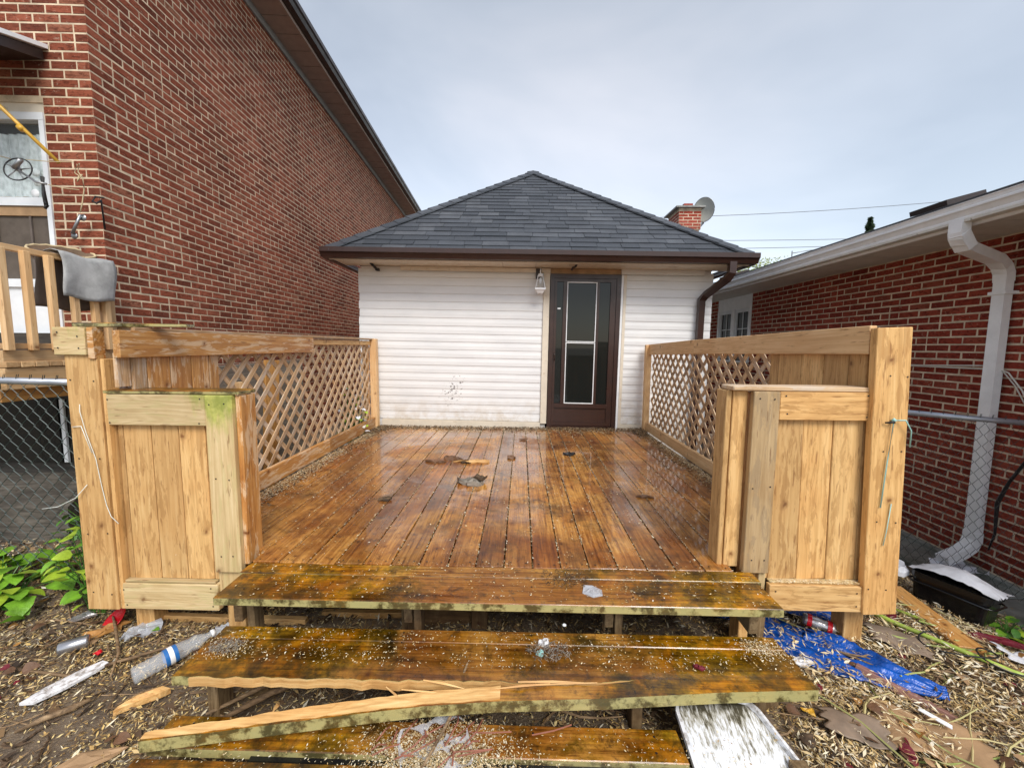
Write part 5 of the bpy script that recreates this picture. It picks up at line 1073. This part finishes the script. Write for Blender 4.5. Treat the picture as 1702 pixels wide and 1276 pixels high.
# right side objects
def sheet(name, axis, width, mat, label, cat, zoff=.02, amp=.02, seed=1, nx=40, ny=10, group=None):
    vs = []; P = [Vector((a, b, 0)) for a, b in axis]
    for i in range(nx+1):
        t = i/nx*(len(P)-1); k = min(int(t), len(P)-2); f_ = t-k; p = P[k].lerp(P[k+1], f_); d1 = (P[k+1]-P[k]).normalized(); s_ = Vector((-d1.y, d1.x, 0))
        wv = width*(1 if i < nx*.7 else 1-.75*(i-nx*.7)/(nx*.3)); wv *= 1+.2*mnoise.noise(Vector((i*.4, seed, 0)))
        for j in range(ny+1):
            q = p+s_*wv*(j/ny-.5); z = G(q.x, q.y)+zoff+amp*(mnoise.noise(Vector((q.x*7, q.y*7, seed)))+.5*mnoise.noise(Vector((q.x*19, q.y*19, seed)))+.4)+amp*.55*abs(mnoise.noise(Vector((q.x*13+q.y*9, q.y*5, seed+2))))+.012*math.sin(j*1.5+i*.15); vs.append((q.x, q.y, z))
    o = single(name, MB().add(vs, [(i*(ny+1)+j, (i+1)*(ny+1)+j, (i+1)*(ny+1)+j+1, i*(ny+1)+j+1) for i in range(nx) for j in range(ny)], True), mat, label, cat, group); sm = o.modifiers.new('s', 'SOLIDIFY'); sm.thickness = .002; return o
sheet('blue_tarp', [(1.05, 2.45), (1.35, 2.25), (1.5, 2.0), (1.72, 1.85), (1.94, 1.71)], .27, m_tarp, 'crumpled bright blue tarpaulin running from under the deck', 'tarpaulin', .02, .028, 4, 60, 18)
sheet('blue_tarp', [(1.2, 2.42), (1.55, 2.38), (1.86, 2.18)], .22, m_tarp, 'smaller fold of blue tarpaulin under the right panel', 'tarpaulin', .03, .03, 6, 40, 12)
board('loose_plank', None, (2.45, 2.56, .015), (2.36, 1.99, .025), .125, .032, m_plank); tag(bpy.data.objects['loose_plank'], 'flat orange plank lying in front of the black tub', 'plank')
slab_blob('plank_end', oval(2.42, 1.985, .06, .035, -.6, 10, 33, .3), -.02, .02, m_split, 'splintered wood piece at the end of the orange plank', 'wood piece', 33, .01)
TB = thing('black_tub', 'shiny black plastic tub tipped on its side, holding a white bag', 'tub', (2.75, 2.45, 0)); ORG[TB.name] = Vector((2.75, 2.45, 0))
Mt = Matrix.Translation((2.80, 2.50, -.09))@Matrix.Rotation(rad(-64), 4, 'Z')@Matrix.Rotation(rad(-8), 4, 'X')
def rbox(mb, L, W, H, r_, taper, M, z0=0, n=4, ins=0):
    loop = []
    for (sx, sy, a0) in ((1, 1, 0), (-1, 1, 90), (-1, -1, 180), (1, -1, 270)):
        for k in range(n+1): a = rad(a0+90*k/n); loop.append((sx*(L/2-r_)+r_*math.cos(a), sy*(W/2-r_)+r_*math.sin(a)))
    zs = [(z0, taper*.97), (z0+.01, taper), (z0+H*.80, 1-(1-taper)*.2), (z0+H*.81, 1.025), (z0+H, 1.03), (z0+H, .98), (z0+H*.85, .95)]
    N_ = len(loop); vs = [M@Vector((x*k, y*k, z)) for z, k in zs for x, y in loop]
    fs = [(i*N_+j, i*N_+(j+1) % N_, (i+1)*N_+(j+1) % N_, (i+1)*N_+j) for i in range(len(zs)-1) for j in range(N_)]; fs.append(tuple(reversed(range(N_)))); fs.append(tuple(range((len(zs)-1)*N_, len(zs)*N_)))
    return mb.add(vs, fs, False)
part('shell', rbox(MB(), .36, .25, .185, .04, .90, Mt), m_blackp, TB); part('rim_bead', MB().tube([Mt@Vector((x*.72, y*.87, .120)) for x, y in ((-.27, -.10), (-.23, -.146), (.23, -.146), (.27, -.10), (.27, .10), (.23, .146), (-.23, .146), (-.27, .10), (-.27, -.10))], .006, 6), m_blackp, TB)
bb = MB(); rr = random.Random(6); nn_ = 16
bb.add([Mt@Vector((-.20+.40*i/nn_+rr.uniform(-.008, .008), -.11+.26*j/nn_, .19+.08*math.sin(math.pi*i/nn_)*math.sin(math.pi*min(1, (j+2)/nn_))+rr.uniform(-.007, .007))) for j in range(nn_+1) for i in range(nn_+1)], [(j*(nn_+1)+i, j*(nn_+1)+i+1, (j+1)*(nn_+1)+i+1, (j+1)*(nn_+1)+i) for j in range(nn_) for i in range(nn_)], True)
single('white_bag', bb, m_bag, 'crumpled white plastic bag bulging over the black tub', 'bag')
slab_blob('bag_corner', oval(2.62, 2.70, .08, .05, .4, 12, 35, .3), G(2.6, 2.7)+.12, .03, m_bag, 'white plastic bag corner between the tub and the right post', 'bag', 35, .02)
single('green_hose', MB().tube([(2.0, 2.33, .06), (2.12, 2.15, .05), (2.25, 1.98, .05), (2.38, 1.84, .04), (2.42, 1.80, .04)], .012, 8).tube([(2.22, 2.34, .03), (2.33, 2.22, .03), (2.37, 2.16, .02)], .010, 8), m_green, 'yellow green hose stretched over the debris on the right', 'hose')
single('hose_end', MB().lathe([(0, 0), (.022, .0), (.024, .03), (.018, .07), (0, .08)], 12, Matrix.Translation((2.49, 1.86, .0))@Matrix.Rotation(rad(50), 4, 'Y')), m_green, 'bright green nozzle at the lower end of the hose', 'nozzle')
cb = []
for k in range(40): t = k/39; cb.append((2.30+.10*math.cos(t*12)+.35*(t-.5), 1.93+.06*math.sin(t*12)-.2*(t-.5), G(2.3, 1.9)+.05+.01*math.sin(t*20)))
single('black_cable_coil', MB().tube(cb, .004, 5), m_wire, 'loose coil of thin black cable beside the hose', 'cable')
slab_blob('maroon_cloth', [(2.62, 2.22), (2.72, 2.18), (2.85, 2.10), (2.88, 2.14), (2.80, 2.22), (2.68, 2.27)], G(2.75, 2.2)+.03, .012, m_maroon, 'dark red cloth scrap at the near edge of the black tub', 'cloth', 36, .012); slab_blob('maroon_cloth', [(2.50, 2.17), (2.60, 2.10), (2.66, 2.12), (2.60, 2.19), (2.54, 2.21)], G(2.6, 2.1)+.03, .01, m_maroon, 'smaller dark red scrap beside the orange plank', 'cloth', 37, .012)
board('pinkish_board', None, (1.655, 1.86, .03), (1.87, 1.60, .01), .055, .03, m_pink, upv=(.3, .2, 1)); tag(bpy.data.objects['pinkish_board'], 'narrow pinkish board with white edge below the blue tarpaulin', 'board')
def lump(x0, x1, y0, y1, mat, name, lb, cat, z=.03, seed=1, amp=.02, ang=0):
    cx, cy = (x0+x1)/2, (y0+y1)/2; vs = []; n_ = 16
    for j in range(n_+1):
        for i in range(n_+1):
            u = (i/n_-.5)*(x1-x0)*(1-.12*math.sin(j*.9+seed)); v = (j/n_-.5)*(y1-y0)*(1-.1*math.sin(i*.8+seed)); x = cx+u*math.cos(ang)-v*math.sin(ang); y = cy+u*math.sin(ang)+v*math.cos(ang)
            vs.append((x, y, G(x, y)+z+amp*mnoise.noise(Vector((x*8, y*8, seed)))+amp*.8*abs(math.sin(u*18))))
    o = single(name, MB().add(vs, [(j*(n_+1)+i, j*(n_+1)+i+1, (j+1)*(n_+1)+i+1, (j+1)*(n_+1)+i) for j in range(n_) for i in range(n_)], True), mat, lb, cat); sm = o.modifiers.new('s', 'SOLIDIFY'); sm.thickness = .003
lump(1.28, 1.50, 1.47, 1.60, m_cardg, 'wet_cardboard', 'folded wet cardboard at the bottom edge beside the tray', 'cardboard', .025, 2, .015, -.3)
lump(1.50, 1.85, 1.40, 1.62, m_card, 'wet_cardboard', 'large flat wet cardboard sheet at the bottom right', 'cardboard', .02, 3, .018, -.4)
lump(1.90, 2.15, 1.95, 2.12, m_cardg, 'crumpled_paper', 'greyish crumpled paper between the tarpaulin and the hose', 'paper', .03, 5, .02, -.5)
slab_blob('paper_slip', [(1.70, 1.60), (1.72, 1.615), (1.77, 1.53), (1.755, 1.515)], .055, .003, m_white, 'small white paper slip on the large wet cardboard', 'paper', 38, .003)
lump(2.52, 2.75, 1.93, 2.06, m_bag, 'white_rag', 'crumpled white rag at the right edge of the debris', 'rag', .04, 8, .03)
slab_blob('white_packet', oval(1.42, 1.88, .05, .035, .3, 10, 39, .3), .03, .006, m_foam, 'white packet beside the right end of the second step', 'packet', 39, .006)
slab_blob('yellow_leaf', oval(1.235, 1.585, .022, .018, 0, 10, 40, .6), .05, .003, m_yellow, 'small bright yellow leaf right of the second step', 'leaf', 40, .004)
board('buried_board', None, (.95, 1.17, .05), (1.45, 1.20, .02), .09, .05, m_bark, upv=(0, .1, 1)); tag(bpy.data.objects['buried_board'], 'dark rotten board across the lower corner of the tray', 'board')
slab_blob('ring_tag', oval(.195, 1.60, .008, .008, 0, 10, 42, .0), .40, .003, m_white, 'tiny white ring dangling under the top step', 'ring', 1, .0005)

# ---------------- plants
def leafmesh(name, L, W, mat, round_=True, seed=0):
    rr = random.Random(seed); n_ = 8; vs = []; fs = []
    for i in range(n_+1):
        t = i/n_; w_ = W*(math.sin(math.pi*min(1, t*1.02)**(.55 if round_ else .8))**.7)*.5*(1+.08*rr.uniform(-1, 1)); z = .25*L*t*(1-t)-.12*L*t*t
        vs += [(L*t, -w_, z+.10*w_+.05*L*rr.uniform(-.3, .3)), (L*t, 0, z-.05*w_), (L*t, w_, z+.10*w_+.05*L*rr.uniform(-.3, .3))]
    for i in range(n_): fs += [(i*3, i*3+3, i*3+4, i*3+1), (i*3+1, i*3+4, i*3+5, i*3+2)]
    return MB().add(vs, fs, True).mesh(name, mat)
def plant(name, label, cx, cy, n, spread, h, L, mats, round_=True, seed=0, z=None):
    z = G(cx, cy) if z is None else z; T = thing(name, label, 'plant', (cx, cy, z)); rr = random.Random(seed); ms = [leafmesh('leaf', L, L*(.95 if round_ else .45), m_, round_, seed+i) for i, m_ in enumerate(mats*2)]
    stem = MB()
    for i in range(n):
        a = rr.random()*6.283; q = spread*rr.random()**.6; hh = h*(.25+.75*rr.random())*(1-.3*q/spread); p = Vector((q*math.cos(a), q*math.sin(a)*.8, hh))
        o = link('leaf', rr.choice(ms), T, p, (rr.uniform(-.45, .45), rr.uniform(-.3, .55), a+rr.uniform(-.9, .9))); k = rr.uniform(.6, 1.15); o.scale = (k, k, k)
        stem.tube([(q*.2*math.cos(a)+.0, q*.2*math.sin(a), -.02), tuple(p*.5+Vector((0, 0, hh*.15))), tuple(p)], .0022, 3, smooth=False)
    me = stem.mesh('stem', m_leafd); link('stem', me, T)
plant('broadleaf_plant', 'bright green broad leafed plant at the left edge by the fence', -2.98, 2.10, 80, .30, .28, .12, [m_leaf, m_leaf, m_leafy], True, 1)
plant('broadleaf_plant', 'lower clump of broad green leaves at the left edge, nearest the camera', -3.02, 2.02, 26, .22, .12, .10, [m_leaf, m_leafd], True, 2)
plant('weed_plant', 'leafy green weed climbing against the left post', -2.42, 2.12, 62, .18, .60, .085, [m_leaf, m_leafy], True, 3)
plant('weed_plant', 'small pointed leafed weed behind the chain link in the middle', -2.95, 2.62, 40, .22, .42, .08, [m_leafd, m_leaf], False, 4)
plant('weed_plant', 'thin green weed low on the soil between leaves and left post', -2.65, 2.25, 26, .18, .20, .075, [m_leafy, m_leaf], False, 5)
single('dry_sapling', MB().tube([(-2.55, 2.42, .0), (-2.60, 2.42, .4), (-2.68, 2.42, .75), (-2.74, 2.42, .93)], .010, 6, scales=[1, .8, .6, .3]).tube([(-2.6, 2.42, .42), (-2.55, 2.40, .62)], .004, 4), m_twig, 'bare dead sapling standing at the left chain link fence', 'sapling')
plant('nettle_plant', 'green leafed plant growing right of the black tub', 3.05, 2.42, 55, .20, .16, .085, [m_leafd, m_leaf], False, 6)
plant('nettle_plant', 'yellow green plant at the right edge below the fence', 3.02, 2.22, 45, .17, .12, .075, [m_leafy, m_leafy, m_leaf], True, 7)
plant('vine_plant', 'pale dried vine climbing the far end of the left lattice', -2.09, 4.85, 150, .17, 1.15, .06, [m_bag, m_soffw, m_leafy], True, 8)
plant('sprout', 'single green sprout at the foot of the left panel', -2.02, 2.0, 3, .05, .05, .05, [m_leaf], True, 9)
plant('weed_plant', 'green weed growing low behind the left lattice', -2.25, 3.3, 30, .2, .35, .08, [m_leafd, m_leaf], True, 10)

# ---------------- dead leaves and torn bits, right and left of the steps
rr = random.Random(99); lm = [leafmesh('dead_leaf_mesh', .055, .045, m_, True, i) for i, m_ in enumerate((m_dleaf, m_bleaf, m_bleaf, m_card, m_bark, m_maroon))]
mbs = {}
for i in range(420):
    x, y = (rr.uniform(1.15, 3.2), rr.uniform(1.0, 2.7)) if rr.random() < .62 else (rr.uniform(-3.2, -1.4), rr.uniform(1.0, 2.4))
    if x < 0 and rr.random() < bare(x, y): continue
    me = rr.choice(lm); M_ = Matrix.Translation((x, y, G(x, y)+rr.uniform(.012, .045)))@Matrix.Rotation(rr.random()*6.28, 4, 'Z')@Matrix.Rotation(rr.gauss(0, .4), 4, 'X')@Matrix.Scale(rr.uniform(.4, 1.15), 4)
    mb = mbs.setdefault(me.name, (MB(), me.materials[0]))[0]; mb.add([M_@v.co for v in me.vertices], [tuple(p.vertices) for p in me.polygons], True)
for k, (mb, mt_) in mbs.items(): tag(part('dead_leaf_litter', mb, mt_), 'dead curled leaves strewn among the chips', 'leaves', kind='stuff')
# ---------------- screw heads on the deck woodwork
sc = MB(); rr = random.Random(4)
def head(p, n, r_=.0042):
    p = Vector(p); n = Vector(n); a = n.orthogonal().normalized(); b = n.cross(a)
    sc.add([p+(a*math.cos(k*math.pi/3)+b*math.sin(k*math.pi/3))*r_+n*.0012 for k in range(6)]+[p+n*.0016], [(k, (k+1) % 6, 6) for k in range(6)])
for (xa, xb, yy, zz) in ((-2.085, -1.572, YP-.040, (1.19, 1.30)), (-2.088, -1.565, YP-.040, (.22, .305)), (1.245, 1.682, YP-.040, (1.26, 1.35)), (1.25, 1.708, YP-.054, (.30, .38)), (-2.255, -2.09, YP-.050, (.28, .6, 1.0, 1.4)), (1.70, 1.84, YP-.065, (.4, .75, 1.1, 1.45)), (-1.568, -1.43, YP-.045, (.5, .9, 1.28)), (1.118, 1.243, YP-.045, (.52, .9, 1.33)), (-2.285, -2.125, YP-.066, (1.56, 1.62))):
    for z in zz:
        for x in (xa+.03, xb-.03): head((x+rr.uniform(-.01, .01), yy, z+rr.uniform(-.01, .01)), (0, -1, 0))
x = XL
while x+.137 < XR+.02:
    if -1.40 < x+.0685 < 1.0:
        for yy in (1.935, 2.76, 3.61, 4.51):
            for dx in (.03, .108): head((x+dx, yy+rr.uniform(-.008, .008), D+.0015), (0, 0, 1), .0045)
    x += pitch
for (yy, zz) in ((1.71, D+.0005), (1.62, .3105), (1.335, .1405)):
    for x in (SX0+.1, -.5, .05, .5, 1.0):
        if not (yy < 1.4 and x > .55):
            for dy in (-.03, .03): head((x+rr.uniform(-.01, .01), yy+dy, zz), (0, 0, 1), .0045)
o = part('screw_head', sc, m_wire, DK); o['kind'] = 'stuff'
